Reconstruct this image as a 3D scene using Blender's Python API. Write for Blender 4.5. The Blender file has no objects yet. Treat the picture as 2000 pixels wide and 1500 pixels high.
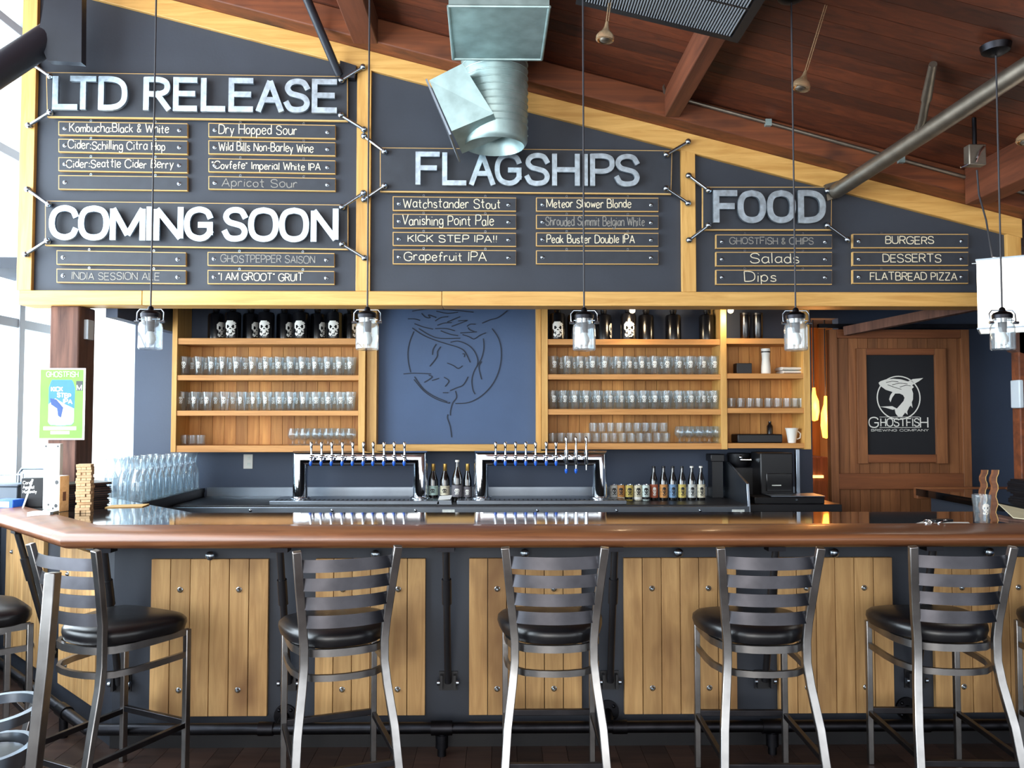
import bpy, math, random
from mathutils import Vector, Matrix
R = math.radians
random.seed(7)
SC = bpy.context.scene
COL = SC.collection

# ------------------------------------------------------------------ camera, sky, light, exposure
CAM_Z, FOC, PITCH, YAW = 1.6, 1600.0, R(2.3), R(0.8)
cam_d = bpy.data.cameras.new('camera'); cam = bpy.data.objects.new('camera', cam_d); COL.objects.link(cam)
cam.location = (0, 0, CAM_Z); cam.rotation_euler = (R(90) + PITCH, 0, -YAW)
cam_d.sensor_width = 36; cam_d.lens = 36 * FOC / 2000; cam_d.clip_start = 0.02
SC.camera = cam
SC.view_settings.view_transform = 'Standard'; SC.view_settings.look = 'None'
SC.view_settings.gamma = 1; SC.view_settings.use_curve_mapping = False
SC.view_settings.exposure = 0.2
SC.cycles.max_bounces = 8; SC.cycles.transparent_max_bounces = 24
SC.cycles.sample_clamp_indirect = 4; SC.cycles.caustics_reflective = False; SC.cycles.caustics_refractive = False
wd = bpy.data.worlds.new('overcast_sky'); SC.world = wd; wd.use_nodes = True
bg = wd.node_tree.nodes['Background']; bg.inputs[0].default_value = (0.91, 0.96, 1.0, 1); bg.inputs[1].default_value = 2.5

def area(name, loc, rot, sx, sy, power, col):
    l = bpy.data.lights.new(name, 'AREA'); l.shape = 'RECTANGLE'; l.size = sx; l.size_y = sy
    l.energy = power; l.color = col
    o = bpy.data.objects.new(name, l); o.location = loc; o.rotation_euler = rot; COL.objects.link(o); return o
# daylight through the tall window wall on the left, plus an unseen area light for the open street side behind the viewer
area('window_daylight', (-4.3, 2.6, 2.3), (0, R(-90), 0), 3.6, 7.0, 760, (0.80, 0.90, 1.0))
area('unseen_street_side_light', (-1.5, -5.4, 2.2), (R(90), 0, 0), 4.2, 2.6, 190, (1.0, 0.95, 0.88))

_rot = Matrix.Rotation(-YAW, 3, 'Z') @ Matrix.Rotation(R(90) + PITCH, 3, 'X')
def at(px, py, Y):
    d = _rot @ Vector(((px - 1000) / FOC, (750 - py) / FOC, -1))
    t = Y / d.y
    return Vector((d.x * t, Y, CAM_Z + d.z * t))
def atz(px, py, Z):
    d = _rot @ Vector(((px - 1000) / FOC, (750 - py) / FOC, -1))
    t = (Z - CAM_Z) / d.z
    return Vector((d.x * t, d.y * t, Z))
def X(px, Y, py=815): return at(px, py, Y).x
def Zp(py, Y, px=978): return at(px, py, Y).z

# ------------------------------------------------------------------ mesh helpers
WM = {}
def circ(r, n=12, ph=0.0): return [(r * math.cos(2 * math.pi * i / n + ph), r * math.sin(2 * math.pi * i / n + ph)) for i in range(n)]
def rect(w, h): return [(-w / 2, -h / 2), (w / 2, -h / 2), (w / 2, h / 2), (-w / 2, h / 2)]
class MB:
    def __init__(s): s.v = []; s.f = []
    def add(s, vs, fs):
        b = len(s.v); s.v += [Vector(p) for p in vs]; s.f += [[i + b for i in f] for f in fs]; return s
    def box(s, x0, x1, y0, y1, z0, z1):
        return s.add([(x0, y0, z0), (x1, y0, z0), (x1, y1, z0), (x0, y1, z0), (x0, y0, z1), (x1, y0, z1), (x1, y1, z1), (x0, y1, z1)],
                     [(3, 2, 1, 0), (4, 5, 6, 7), (0, 1, 5, 4), (1, 2, 6, 5), (2, 3, 7, 6), (3, 0, 4, 7)])
    def obox(s, c, a, b, d):
        c, a, b, d = map(Vector, (c, a, b, d))
        vs = [c + i * a + j * b + k * d for k in (-1, 1) for i, j in ((-1, -1), (1, -1), (1, 1), (-1, 1))]
        return s.add(vs, [(3, 2, 1, 0), (4, 5, 6, 7), (0, 1, 5, 4), (1, 2, 6, 5), (2, 3, 7, 6), (3, 0, 4, 7)])
    def prism(s, poly, ext):
        n = len(poly); ext = Vector(ext); p = [Vector(q) for q in poly]
        return s.add(p + [q + ext for q in p], [list(range(n))[::-1], list(range(n, 2 * n))] + [(i, (i + 1) % n, n + (i + 1) % n, n + i) for i in range(n)])
    def lathe(s, prof, c=(0, 0, 0), n=16, axis=None):
        c = Vector(c); vs = []; fs = []; rings = []
        M = Vector((0, 0, 1)).rotation_difference(Vector(axis)).to_matrix() if axis is not None else None
        def pt(r, z, a):
            q = Vector((r * math.cos(a), r * math.sin(a), z)); return c + (M @ q if M else q)
        for r, z in prof:
            if r < 1e-6: rings.append([len(vs)]); vs.append(pt(0, z, 0))
            else:
                rings.append(list(range(len(vs), len(vs) + n))); vs += [pt(r, z, 2 * math.pi * i / n) for i in range(n)]
        for A, B in zip(rings, rings[1:]):
            for i in range(n):
                j = (i + 1) % n
                if len(A) == 1 and len(B) == 1: break
                if len(A) == 1: fs.append((A[0], B[j], B[i]))
                elif len(B) == 1: fs.append((A[i], A[j], B[0]))
                else: fs.append((A[i], A[j], B[j], B[i]))
        return s.add(vs, fs)
    def cyl(s, p0, p1, r0, r1=None, n=12):
        p0, p1 = Vector(p0), Vector(p1); L = (p1 - p0).length; r1 = r0 if r1 is None else r1
        return s.lathe([(0, 0), (r0, 0), (r1, L), (0, L)], p0, n, (p1 - p0).normalized())
    def ball(s, c, r, n=12, sz=1.0):
        k = 6; return s.lathe([(0 if i in (0, k) else r * math.sin(math.pi * i / k), -r * sz * math.cos(math.pi * i / k)) for i in range(k + 1)], c, n)
    def sweep(s, pts, prof, up=(0, 0, 1), closed=False):
        P = [Vector(p) for p in pts]; n = len(P); m = len(prof)
        T = [(P[(i + 1) % n] - P[i]).normalized() for i in range(n if closed else n - 1)]
        u = Vector(up); u = u - T[0] * u.dot(T[0])
        if u.length < 1e-3: u = Vector((0, 1, 0)) - T[0] * T[0].y
        if u.length < 1e-3: u = Vector((1, 0, 0)) - T[0] * T[0].x
        u.normalize(); vs = []
        for i in range(n):
            tp = T[i - 1] if (i > 0 or closed) else T[0]
            tn = T[i % len(T)] if (i < n - 1 or closed) else T[-1]
            if i == 0: tp_frame = tp if closed else tn
            uu = u - tp * u.dot(tp); uu.normalize(); w = tp.cross(uu)
            nn = (tp + tn).normalized(); d = max(tp.dot(nn), 0.3)
            for a, b in prof:
                q = w * a + uu * b; q = q - tp * (q.dot(nn) / d); vs.append(P[i] + q)
            u = tp.rotation_difference(tn) @ uu
        fs = []
        for i in range(n if closed else n - 1):
            A = i * m; B = ((i + 1) % n) * m
            fs += [(A + k, A + (k + 1) % m, B + (k + 1) % m, B + k) for k in range(m)]
        if not closed: fs += [list(range(m))[::-1], list(range((n - 1) * m, n * m))]
        return s.add(vs, fs)
    def build(s, name, mat, parent=None, smooth=True, bevel=0.0, local=False, kind=None):
        me = bpy.data.meshes.new(name); vs = s.v
        if parent is not None and not local:
            inv = WM[parent.name].inverted(); vs = [inv @ p for p in vs]
        me.from_pydata([tuple(p) for p in vs], [], s.f); me.validate(); me.update()
        import bmesh
        b = bmesh.new(); b.from_mesh(me); bmesh.ops.recalc_face_normals(b, faces=b.faces); b.to_mesh(me); b.free()
        me.materials.append(mat)
        if smooth:
            for p in me.polygons: p.use_smooth = True
            me.set_sharp_from_angle(angle=R(38))
        o = bpy.data.objects.new(name, me); COL.objects.link(o)
        if parent is not None:
            o.parent = parent; WM[o.name] = WM[parent.name].copy()
        else: WM[o.name] = Matrix.Identity(4)
        if bevel > 0:
            md = o.modifiers.new('soft_edge', 'BEVEL'); md.width = bevel; md.segments = 2; md.limit_method = 'ANGLE'; md.angle_limit = R(50)
            if not smooth:
                for p in me.polygons: p.use_smooth = True
                me.set_sharp_from_angle(angle=R(38))
        if kind: o['kind'] = kind
        return o
def thing(name, label, cat, loc=(0, 0, 0), rz=0.0, group=None):
    o = bpy.data.objects.new(name, None); COL.objects.link(o); o.empty_display_size = 0.1
    o.location = loc; o.rotation_euler = (0, 0, rz)
    WM[o.name] = Matrix.Translation(Vector(loc)) @ Matrix.Rotation(rz, 4, 'Z')
    return tag(o, label, cat, group)
def tag(o, label, cat, group=None):
    o['label'] = label; o['category'] = cat
    if group: o['group'] = group
    return o
def copy_tree(src, loc=None, rz=None, label=None, parent=None):
    c = src.copy(); COL.objects.link(c)
    if parent is not None: c.parent = parent
    if loc is not None: c.location = loc
    if rz is not None: c.rotation_euler = (0, 0, rz)
    if label: c['label'] = label
    for ch in KIDS.get(src.name, []): copy_tree(ch, parent=c)
    KIDS[c.name] = list(c.children)
    return c
KIDS = {}
def note_kids(o):
    KIDS[o.name] = [c for c in bpy.data.objects if c.parent == o]
    for c in KIDS[o.name]: note_kids(c)
def struct(mb, name, mat, **k):
    return mb.build(name, mat, kind='structure', **k)
ORD = 'first second third fourth fifth sixth seventh eighth ninth tenth eleventh twelfth thirteenth fourteenth fifteenth sixteenth'.split()

# ------------------------------------------------------------------ materials
def lin(h):
    h = h.lstrip('#'); c = [int(h[i:i + 2], 16) / 255 for i in (0, 2, 4)]
    return tuple(x / 12.92 if x <= 0.04045 else ((x + 0.055) / 1.055) ** 2.4 for x in c) + (1,)
def mat_new(name):
    m = bpy.data.materials.new(name); m.use_nodes = True
    nt = m.node_tree; return m, nt, nt.nodes['Principled BSDF']
def paint(name, col, rough=0.6, var=0.06, scale=9.0, bump=0.0, spec=0.5, metal=0.0, coat=0.0, bscale=60.0):
    m, nt, b = mat_new(name); c = lin(col)
    tc = nt.nodes.new('ShaderNodeTexCoord'); nz = nt.nodes.new('ShaderNodeTexNoise'); nz.inputs['Scale'].default_value = scale; nz.inputs['Detail'].default_value = 5
    nt.links.new(tc.outputs['Object'], nz.inputs['Vector'])
    rp = nt.nodes.new('ShaderNodeValToRGB'); rp.color_ramp.elements[0].position = 0.3; rp.color_ramp.elements[1].position = 0.7
    rp.color_ramp.elements[0].color = tuple(x * (1 - var) for x in c[:3]) + (1,); rp.color_ramp.elements[1].color = tuple(min(1, x * (1 + var)) for x in c[:3]) + (1,)
    nt.links.new(nz.outputs['Fac'], rp.inputs[0]); nt.links.new(rp.outputs[0], b.inputs['Base Color'])
    b.inputs['Roughness'].default_value = rough; b.inputs['Metallic'].default_value = metal; b.inputs['Specular IOR Level'].default_value = spec
    if coat: b.inputs['Coat Weight'].default_value = coat; b.inputs['Coat Roughness'].default_value = 0.06
    if bump:
        n2 = nt.nodes.new('ShaderNodeTexNoise'); n2.inputs['Scale'].default_value = bscale; n2.inputs['Detail'].default_value = 4
        nt.links.new(tc.outputs['Object'], n2.inputs['Vector'])
        bp = nt.nodes.new('ShaderNodeBump'); bp.inputs['Strength'].default_value = bump; bp.inputs['Distance'].default_value = 0.01
        nt.links.new(n2.outputs['Fac'], bp.inputs['Height']); nt.links.new(bp.outputs[0], b.inputs['Normal'])
    return m
def metal(name, col, rough=0.3, var=0.15, scale=14.0, bump=0.0):
    m = paint(name, col, rough, var, scale, bump, metal=1.0, bscale=30.0)
    return m
def wood(name, c1, c2, axis=0, rough=0.55, island=0.35, scale=5.0, coat=0.0, knots=True, dark=None):
    m, nt, b = mat_new(name)
    tc = nt.nodes.new('ShaderNodeTexCoord'); mp = nt.nodes.new('ShaderNodeMapping'); sc = [scale * 5] * 3; sc[axis] = scale * 0.35
    mp.inputs['Scale'].default_value = sc; nt.links.new(tc.outputs['Object'], mp.inputs['Vector'])
    geo = nt.nodes.new('ShaderNodeNewGeometry')
    off = nt.nodes.new('ShaderNodeVectorMath'); off.operation = 'ADD'
    sca = nt.nodes.new('ShaderNodeMath'); sca.operation = 'MULTIPLY'; sca.inputs[1].default_value = 37.0
    nt.links.new(geo.outputs['Random Per Island'], sca.inputs[0]); nt.links.new(mp.outputs[0], off.inputs[0]); nt.links.new(sca.outputs[0], off.inputs[1])
    nz = nt.nodes.new('ShaderNodeTexNoise'); nz.inputs['Scale'].default_value = 1.0; nz.inputs['Detail'].default_value = 7; nz.inputs['Roughness'].default_value = 0.62; nz.inputs['Distortion'].default_value = 0.8
    nt.links.new(off.outputs[0], nz.inputs['Vector'])
    rp = nt.nodes.new('ShaderNodeValToRGB'); rp.color_ramp.elements[0].position = 0.28; rp.color_ramp.elements[1].position = 0.72
    rp.color_ramp.elements[0].color = lin(c1); rp.color_ramp.elements[1].color = lin(c2)
    nt.links.new(nz.outputs['Fac'], rp.inputs[0])
    hv = nt.nodes.new('ShaderNodeHueSaturation')
    mr = nt.nodes.new('ShaderNodeMapRange'); mr.inputs['To Min'].default_value = 1 - island; mr.inputs['To Max'].default_value = 1 + island
    nt.links.new(geo.outputs['Random Per Island'], mr.inputs['Value']); nt.links.new(mr.outputs[0], hv.inputs['Value']); nt.links.new(rp.outputs[0], hv.inputs['Color'])
    last = hv.outputs[0]
    if dark:
        mp2 = nt.nodes.new('ShaderNodeMapping'); s2 = [2.6] * 3; s2[axis] = 1.2; mp2.inputs['Scale'].default_value = s2; nt.links.new(tc.outputs['Object'], mp2.inputs['Vector'])
        n3 = nt.nodes.new('ShaderNodeTexNoise'); n3.inputs['Scale'].default_value = 1.6; n3.inputs['Detail'].default_value = 3; nt.links.new(mp2.outputs[0], n3.inputs['Vector'])
        r3 = nt.nodes.new('ShaderNodeValToRGB'); r3.color_ramp.elements[0].position = 0.52; r3.color_ramp.elements[1].position = 0.74
        nt.links.new(n3.outputs['Fac'], r3.inputs[0])
        mx = nt.nodes.new('ShaderNodeMix'); mx.data_type = 'RGBA'; mx.inputs[7].default_value = lin(dark)
        nt.links.new(r3.outputs[0], mx.inputs[0]); nt.links.new(last, mx.inputs[6]); last = mx.outputs[2]
    nt.links.new(last, b.inputs['Base Color'])
    b.inputs['Roughness'].default_value = rough
    if coat: b.inputs['Coat Weight'].default_value = coat; b.inputs['Coat Roughness'].default_value = 0.12
    bp = nt.nodes.new('ShaderNodeBump'); bp.inputs['Strength'].default_value = 0.25; bp.inputs['Distance'].default_value = 0.004
    nt.links.new(nz.outputs['Fac'], bp.inputs['Height']); nt.links.new(bp.outputs[0], b.inputs['Normal'])
    return m
def emit(name, col, st):
    m, nt, b = mat_new(name); b.inputs['Base Color'].default_value = lin(col); b.inputs['Emission Color'].default_value = lin(col); b.inputs['Emission Strength'].default_value = st; return m
def glass(name, tint='#f9fdff', gain=1.0, milk=0.05, base=0.035):
    m = bpy.data.materials.new(name); m.use_nodes = True; nt = m.node_tree; nt.nodes.clear()
    out = nt.nodes.new('ShaderNodeOutputMaterial'); tr = nt.nodes.new('ShaderNodeBsdfTransparent'); tr.inputs[0].default_value = lin(tint)
    gl = nt.nodes.new('ShaderNodeBsdfGlossy'); gl.inputs['Roughness'].default_value = 0.03
    fr = nt.nodes.new('ShaderNodeLayerWeight'); fr.inputs['Blend'].default_value = 0.5
    pw = nt.nodes.new('ShaderNodeMath'); pw.operation = 'POWER'; pw.inputs[1].default_value = 3.0; nt.links.new(fr.outputs['Facing'], pw.inputs[0])
    ml = nt.nodes.new('ShaderNodeMath'); ml.operation = 'MULTIPLY_ADD'; ml.inputs[1].default_value = gain; ml.inputs[2].default_value = base; ml.use_clamp = True
    nt.links.new(pw.outputs[0], ml.inputs[0])
    mx = nt.nodes.new('ShaderNodeMixShader'); nt.links.new(ml.outputs[0], mx.inputs[0]); nt.links.new(tr.outputs[0], mx.inputs[1]); nt.links.new(gl.outputs[0], mx.inputs[2])
    last = mx
    if milk:
        df = nt.nodes.new('ShaderNodeBsdfDiffuse'); df.inputs[0].default_value = (0.95, 0.98, 1, 1)
        m2 = nt.nodes.new('ShaderNodeMixShader'); m2.inputs[0].default_value = milk; nt.links.new(mx.outputs[0], m2.inputs[1]); nt.links.new(df.outputs[0], m2.inputs[2]); last = m2
    nt.links.new(last.outputs[0], out.inputs[0]); return m

M = dict(
    board=paint('chalkboard_paint', '#333842', 0.62, 0.10, 3.5, 0.05),
    wall=paint('slate_wall_paint', '#3b465a', 0.6, 0.06, 2.5, 0.06),
    slat=paint('menu_slat_paint', '#30343c', 0.6, 0.12, 12.0),
    raw=wood('raw_birch_edge', '#c89c5c', '#e0b877', 0, 0.6, 0.05),
    trim=wood('fir_trim_horizontal', '#bf8a43', '#e3b469', 0, 0.5, 0.10),
    trimv=wood('fir_trim_vertical', '#bf8a43', '#e3b469', 2, 0.5, 0.10),
    shelf=wood('fir_shelf_board', '#b57a3e', '#d59a58', 0, 0.5, 0.12),
    plank=wood('cabinet_back_plank', '#a5682f', '#cf9650', 2, 0.6, 0.28),
    panel=wood('bar_front_plank', '#a67c4b', '#d3a970', 2, 0.62, 0.16, 5.0, dark='#86603a'),
    deck=wood('ceiling_deck_plank', '#3d1b0d', '#6b331a', 0, 0.6, 0.5, 4.0),
    beam=wood('old_ceiling_beam', '#4f2612', '#8a4a26', 0, 0.65, 0.1, 3.0, dark='#2b1710'),
    beamy=wood('old_purlin', '#4f2612', '#80452a', 1, 0.65, 0.1, 3.0),
    post=wood('rough_timber_post', '#3b2620', '#7a5546', 2, 0.8, 0.1, 3.5),
    floor=wood('dark_floor_plank', '#2a1d19', '#4a352c', 0, 0.45, 0.3, 4.0),
    rail=wood('varnished_bar_rail', '#5e3620', '#8c5836', 0, 0.42, 0.05, 4.0, coat=0.15),
    door=wood('barn_door_plank', '#6a3f22', '#96613a', 2, 0.6, 0.22, 4.0),
    doorh=wood('barn_door_rail', '#693a1f', '#8d5430', 0, 0.6, 0.1, 4.0),
    block=wood('pale_block', '#c79f72', '#e4c49a', 0, 0.6, 0.22, 8.0),
    top=paint('black_epoxy_top', '#0b0a0a', 0.06, 0.3, 3.0, spec=0.8, coat=0.8),
    barfront=paint('bar_front_paint', '#2d323c', 0.55, 0.08, 4.0, 0.05),
    panelblue=paint('carved_panel_paint', '#43597c', 0.6, 0.06, 3.0, 0.06),
    louvre=paint('louvre_grey', '#8b9096', 0.5, 0.05),
    iron=metal('dark_iron', '#2c2c30', 0.42, 0.2),
    blackmetal=paint('black_metal_paint', '#17171b', 0.4, 0.1, spec=0.6),
    steel=metal('brushed_steel', '#9aa4b0', 0.3, 0.1, 5.0),
    chrome=metal('polished_chrome', '#e4e8ee', 0.07, 0.03),
    stool=metal('clear_coated_stool_steel', '#9b9998', 0.3, 0.3, 7.0),
    slatm=metal('stool_back_slat_steel', '#454448', 0.36, 0.25, 9.0),
    letter=metal('galvanised_letter', '#c6d6e2', 0.42, 0.25, 26.0, 0.05),
    bolt=metal('zinc_bolt', '#a8b4c0', 0.25, 0.1, 40.0),
    galv=paint('galvanised_duct', '#a9c0bf', 0.42, 0.18, 10.0, metal=0.65),
    pipe=metal('grey_pipe', '#8d8478', 0.5, 0.2, 10.0),
    pipedark=paint('dark_brace_paint', '#22252e', 0.45, 0.1),
    vinyl=paint('black_vinyl', '#0d0d11', 0.33, 0.1, 20.0, 0.03, spec=0.6),
    chalk=paint('chalk', '#e8dcc0', 0.9, 0.15, 90.0),
    chalkdim=paint('worn_chalk', '#8f8b84', 0.9, 0.25, 90.0),
    white=paint('white_print', '#eceae2', 0.6, 0.02),
    black=paint('black_plastic', '#101014', 0.4, 0.1),
    growler=paint('black_growler_glaze', '#0a0a0e', 0.22, 0.05, spec=0.6, coat=0.4),
    blue=paint('blue_plastic_cap', '#1c5fd0', 0.35, 0.05),
    glass=glass('clear_glass', gain=1.0, milk=0.03),
    jar=glass('jar_glass', gain=0.8, milk=0.07, base=0.07),
    pane=glass('window_pane', '#fdffff', 0.12, 0.0, 0.01),
    frame=paint('white_window_frame', '#c9d4dd', 0.4, 0.03),
    framed=paint('grey_window_frame', '#5b6673', 0.4, 0.05),
    bulb=paint('unlit_frosted_bulb', '#e9e7e0', 0.3, 0.02),
    cord=paint('pendant_cord', '#2a2a30', 0.5, 0.05),
    brass=paint('aged_brass', '#d8b48c', 0.25, 0.15, metal=0.75),
    paper=paint('white_paper', '#f2f2ee', 0.7, 0.02),
    shade=emit('lit_lamp_shade', '#fffaf0', 1.1),
    amber=emit('amber_bulb_glow', '#ff8a2a', 9.0),
    label=paint('white_label', '#dfe4dc', 0.6, 0.1, 60.0),
    bottle=paint('dark_bottle_glass', '#0c0a08', 0.08, 0.05, spec=0.8, coat=0.5),
    gold=metal('gold_foil', '#d2a95e', 0.35, 0.08),
)

# ------------------------------------------------------------------ the room
YH, YC, YB = 5.5, 6.45, 6.75
a0, a1 = at(400, 20, YH), at(1890, 404, YH)
SL = (a1.z - a0.z) / (a1.x - a0.x)                       # roof slope along x
rk_top = lambda x: a0.z + SL * (x - a0.x)
b0 = at(1060, 118, 5.3); DZ = b0.z - SL * b0.x            # ceiling deck height at x = 0
deck = lambda x: DZ + SL * x
S = lambda mb, n, m, **k: struct(mb, n, m, **k)

fl = MB()
x = -5.2
y = -4.5
row = 0
while x < 5.0:
    fl.box(x, x + 0.118, -5.0, 9.0, -0.05, 0.0); x += 0.12
S(fl, 'floor', M['floor'])
S(MB().box(-5.2, 5.0, -5.0, 9.0, -.12, -.052), 'floor_slab', M['black'])
ck = MB(); y = -5.0
while y < 7.0:
    xa, xb = -3.75, 4.7
    ck.add([(xa, y, deck(xa)), (xb, y, deck(xb)), (xb, y + 0.135, deck(xb)), (xa, y + 0.135, deck(xa)),
            (xa, y, deck(xa) + .05), (xb, y, deck(xb) + .05), (xb, y + 0.135, deck(xb) + .05), (xa, y + 0.135, deck(xa) + .05)],
           [(0, 1, 2, 3), (7, 6, 5, 4), (0, 4, 5, 1), (1, 5, 6, 2), (2, 6, 7, 3), (3, 7, 4, 0)]); y += 0.139
S(ck, 'ceiling', M['deck'])
rl = MB().prism([(-3.75, -5.0, deck(-3.75) + .06), (4.7, -5.0, deck(4.7) + .06), (4.7, 7.0, deck(4.7) + .06), (-3.75, 7.0, deck(-3.75) + .06)], (0, 0, .08))
S(rl, 'roof', M['pipedark'])

# upper menu wall with its gable
hx0, hx1 = X(42, YH, 570), X(1992, YH, 500)
hz = Zp(597, YH)
hw = MB().prism([(hx0, YH, hz + .01), (hx1, YH, hz + .01), (hx1, YH, rk_top(hx1) + .1), (hx0, YH, rk_top(hx0) + .1)], (0, .15, 0))
S(hw, 'wall_upper', M['board'])
def slope_beam(x0, x1, zt, zb, y0, y1):
    return MB().add([(x0, y0, zb(x0)), (x1, y0, zb(x1)), (x1, y1, zb(x1)), (x0, y1, zb(x0)), (x0, y0, zt(x0)), (x1, y0, zt(x1)), (x1, y1, zt(x1)), (x0, y1, zt(x0))],
                    [(3, 2, 1, 0), (4, 5, 6, 7), (0, 1, 5, 4), (1, 2, 6, 5), (2, 3, 7, 6), (3, 0, 4, 7)])
tw = at(700, 133, YH).z - at(700, 95, YH).z
tw = abs(tw)
S(slope_beam(hx0, hx1, rk_top, lambda x: rk_top(x) - tw * .98, YH - .035, YH), 'trim_1', M['trim'], bevel=.004)
bz0, bz1 = Zp(597, YH - .035), Zp(569, YH - .035)
cut = X(864, YH, 583); cut2 = X(282, YH, 583)
for i, (xa, xb) in enumerate(((hx0, cut2), (cut2, cut), (cut, hx1))):
    S(MB().box(xa + .001, xb - .001, YH - .035, YH + .15, bz0, bz1), 'trim_%d' % (i + 2), M['trim'], bevel=.004)
for i, (pa, pb) in enumerate(((37, 66), (696, 724), (1330, 1358), (1963, 1991))):
    xa, xb = X(pa, YH, 568), X(pb, YH, 568)
    q = MB().prism([(xa, YH - .033, bz1), (xb, YH - .033, bz1), (xb, YH - .033, rk_top(xb) - tw * .9), (xa, YH - .033, rk_top(xa) - tw * .9)], (0, .033, 0))
    S(q, 'trim_%d' % (i + 5), M['trimv'], bevel=.003)
# big beam that carries the deck along the menu wall, second rafter nearer, purlins running in depth
S(slope_beam(-3.7, 4.6, deck, rk_top, YH - .2, YH - .005), 'ceiling_beam_1', M['beam'], bevel=.008)
def purlin(n, px, py, w, h):
    p = at(px, py, YH - .2); xs = p.x
    q = MB().box(xs - w / 2, xs + w / 2, 0.5, YH - .21, deck(xs) - h, deck(xs) + .02)
    S(q, n, M['beamy'], bevel=.006)
purlin('ceiling_beam_2', 1312, 178, .1, .16)
purlin('ceiling_beam_3', 1905, 330, .16, .22)
purlin('ceiling_beam_4', 715, 30, .16, .2)
# back wall, side wall, soffit behind the header
cx0, cx1 = X(1586, YB), X(1640, YB)
xw0 = X(262, YB, 800)
S(MB().box(xw0, cx0, YB, YB + .12, 0, 2.62), 'wall_back', M['wall'])
S(MB().box(cx0, 4.6, YB, YB + .12, 2.42, 2.62), 'wall_back_2', M['wall'])
S(MB().box(cx1, 4.6, YB, YB + .12, 0, 2.42), 'wall_back_3', M['wall'])
S(MB().box(-2.72, -2.64, 5.66, YB - .001, 2.285, 2.62), 'ceiling_bulkhead', M['wall'])
S(MB().box(-3.65, 4.6, 5.65, YB + .12, 2.62, 2.7), 'ceiling_soffit', M['board'])
S(MB().box(4.55, 4.7, 0.5, 8.3, 0, 3.4), 'wall_right', M['wall'])
# warm service passage seen between shelves and barn door
S(MB().box(cx0 - .6, cx1 + .5, 8.2, 8.3, 0, 2.6), 'wall_passage', M['plank'])
S(MB().box(cx0 - .6, cx1 + .5, YB + .12, 8.2, 2.5, 2.6), 'ceiling_passage', M['wall'])
S(MB().box(cx1 + .4, cx1 + .5, YB + .12, 8.2, 0, 2.5), 'wall_passage_side', M['plank'])

# tall window wall on the left and the window behind the post
XW = -3.65
def frame_bar(*a): return MB().box(*a)
w1 = thing('window_1', 'tall white framed window wall along the left side', 'window', (XW, 2.5, 0)); w1['kind'] = 'structure'
ys = [-4.6, -2.9, -1.2, .5, 2.2, 3.9, 5.35, 6.2, 6.74]
for yy in ys:
    MB().box(XW - .05, XW + .05, yy - .035, yy + .035, .9, deck(XW) - .02).build('mullion', M['frame'], w1, bevel=.004)
for zz in (.93, 2.3, 3.55, 4.5):
    MB().box(XW - .04, XW + .04, -4.6, 6.74, zz - .035, zz + .035).build('transom', M['frame'], w1, bevel=.004)
MB().box(XW - .006, XW + .006, -4.6, 6.74, .93, deck(XW) - .02).build('glass_pane', M['pane'], w1)
S(MB().box(XW - .12, XW + .06, -5, YB + .1, 0, .9), 'wall_left_low', M['wall'])
w2 = thing('window_2', 'bright window behind the rough timber post', 'window', (-3.1, YB, 1.0)); w2['kind'] = 'structure'
for a in ((-3.64, -3.58, 1.04, 2.6), (xw0 - .07, xw0 - .001, 1.04, 2.6)):
    MB().box(a[0], a[1], YB, YB + .08, a[2], a[3]).build('side_frame', M['frame'], w2)
MB().box(-3.58, xw0 - .07, YB, YB + .08, 1.04, 1.1).build('sill_bar', M['frame'], w2)
MB().box(-3.58, xw0 - .07, YB, YB + .08, 2.52, 2.6).build('head_bar', M['frame'], w2)
MB().box(-3.58, xw0 - .07, YB + .03, YB + .042, 1.1, 2.52).build('glass_pane', M['pane'], w2)
S(MB().box(-3.7, xw0 - .001, YB, YB + .12, 0, 1.04), 'wall_back_4', M['wall'])
# rough timber post that carries the header
pp = thing('timber_post', 'rough dark timber post under the left end of the menu wall', 'post', (-3.0, 5.6, 0))
pp['kind'] = 'structure'
pxa, pxb = X(93, 5.52), X(151, 5.52)
MB().box(pxa, pxb, 5.52, 5.74, 0, hz).build('post_shaft', M['post'], pp, bevel=.012)
bx0 = X(170, 5.6)
MB().box(pxb, pxb + .03, 5.58, 5.66, Zp(664, 5.6), Zp(626, 5.6)).build('junction_box', M['frame'], pp, bevel=.003)

# ------------------------------------------------------------------ bar counter with its angled left wing
C0 = atz(118, 1074, 0.995); YE = C0.y; XE = C0.x
ZT = 1.07
t8 = math.tan(R(22.5))
def inset(d, yend=5.45, xr=3.95):
    """outer path moved inwards by d: wing end, corner, right front corner, right leg end"""
    k = (yend - YE)
    return [(XE - k + d * 1.41421, yend), (XE + d * t8, YE + d), (xr - d, YE + d), (xr - d, 6.06)]
bar = thing('bar_counter', 'long bar with black glossy top, wooden rail and plank panels', 'bar counter', (XE, YE + .3, 0))
o = inset(0); rp = [(-.2, -.06), (-.2, .004), (-.185, .014), (-.12, .012), (-.06, .004), (-.035, -.002), (-.012, -.012), (.0, -.028), (.003, -.04), (-.004, -.056), (-.02, -.07), (-.04, -.076), (-.12, -.076)]
MB().sweep([(p[0], p[1], ZT) for p in o], rp).build('bar_rail', M['rail'], bar)
tp = inset(.19) ; inn = [(3.08, 6.06), (3.08, 4.58), (-1.70, 4.58), (-1.70 - (5.45 - 4.58), 5.45)]
MB().prism([(p[0], p[1], 1.02) for p in tp + inn], (0, 0, .05)).build('bar_top', M['top'], bar)
bd = inset(.28); bn = [(3.16, 6.0), (3.16, 4.5), (-1.73, 4.5), (-1.73 - .95, 5.45)]
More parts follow.
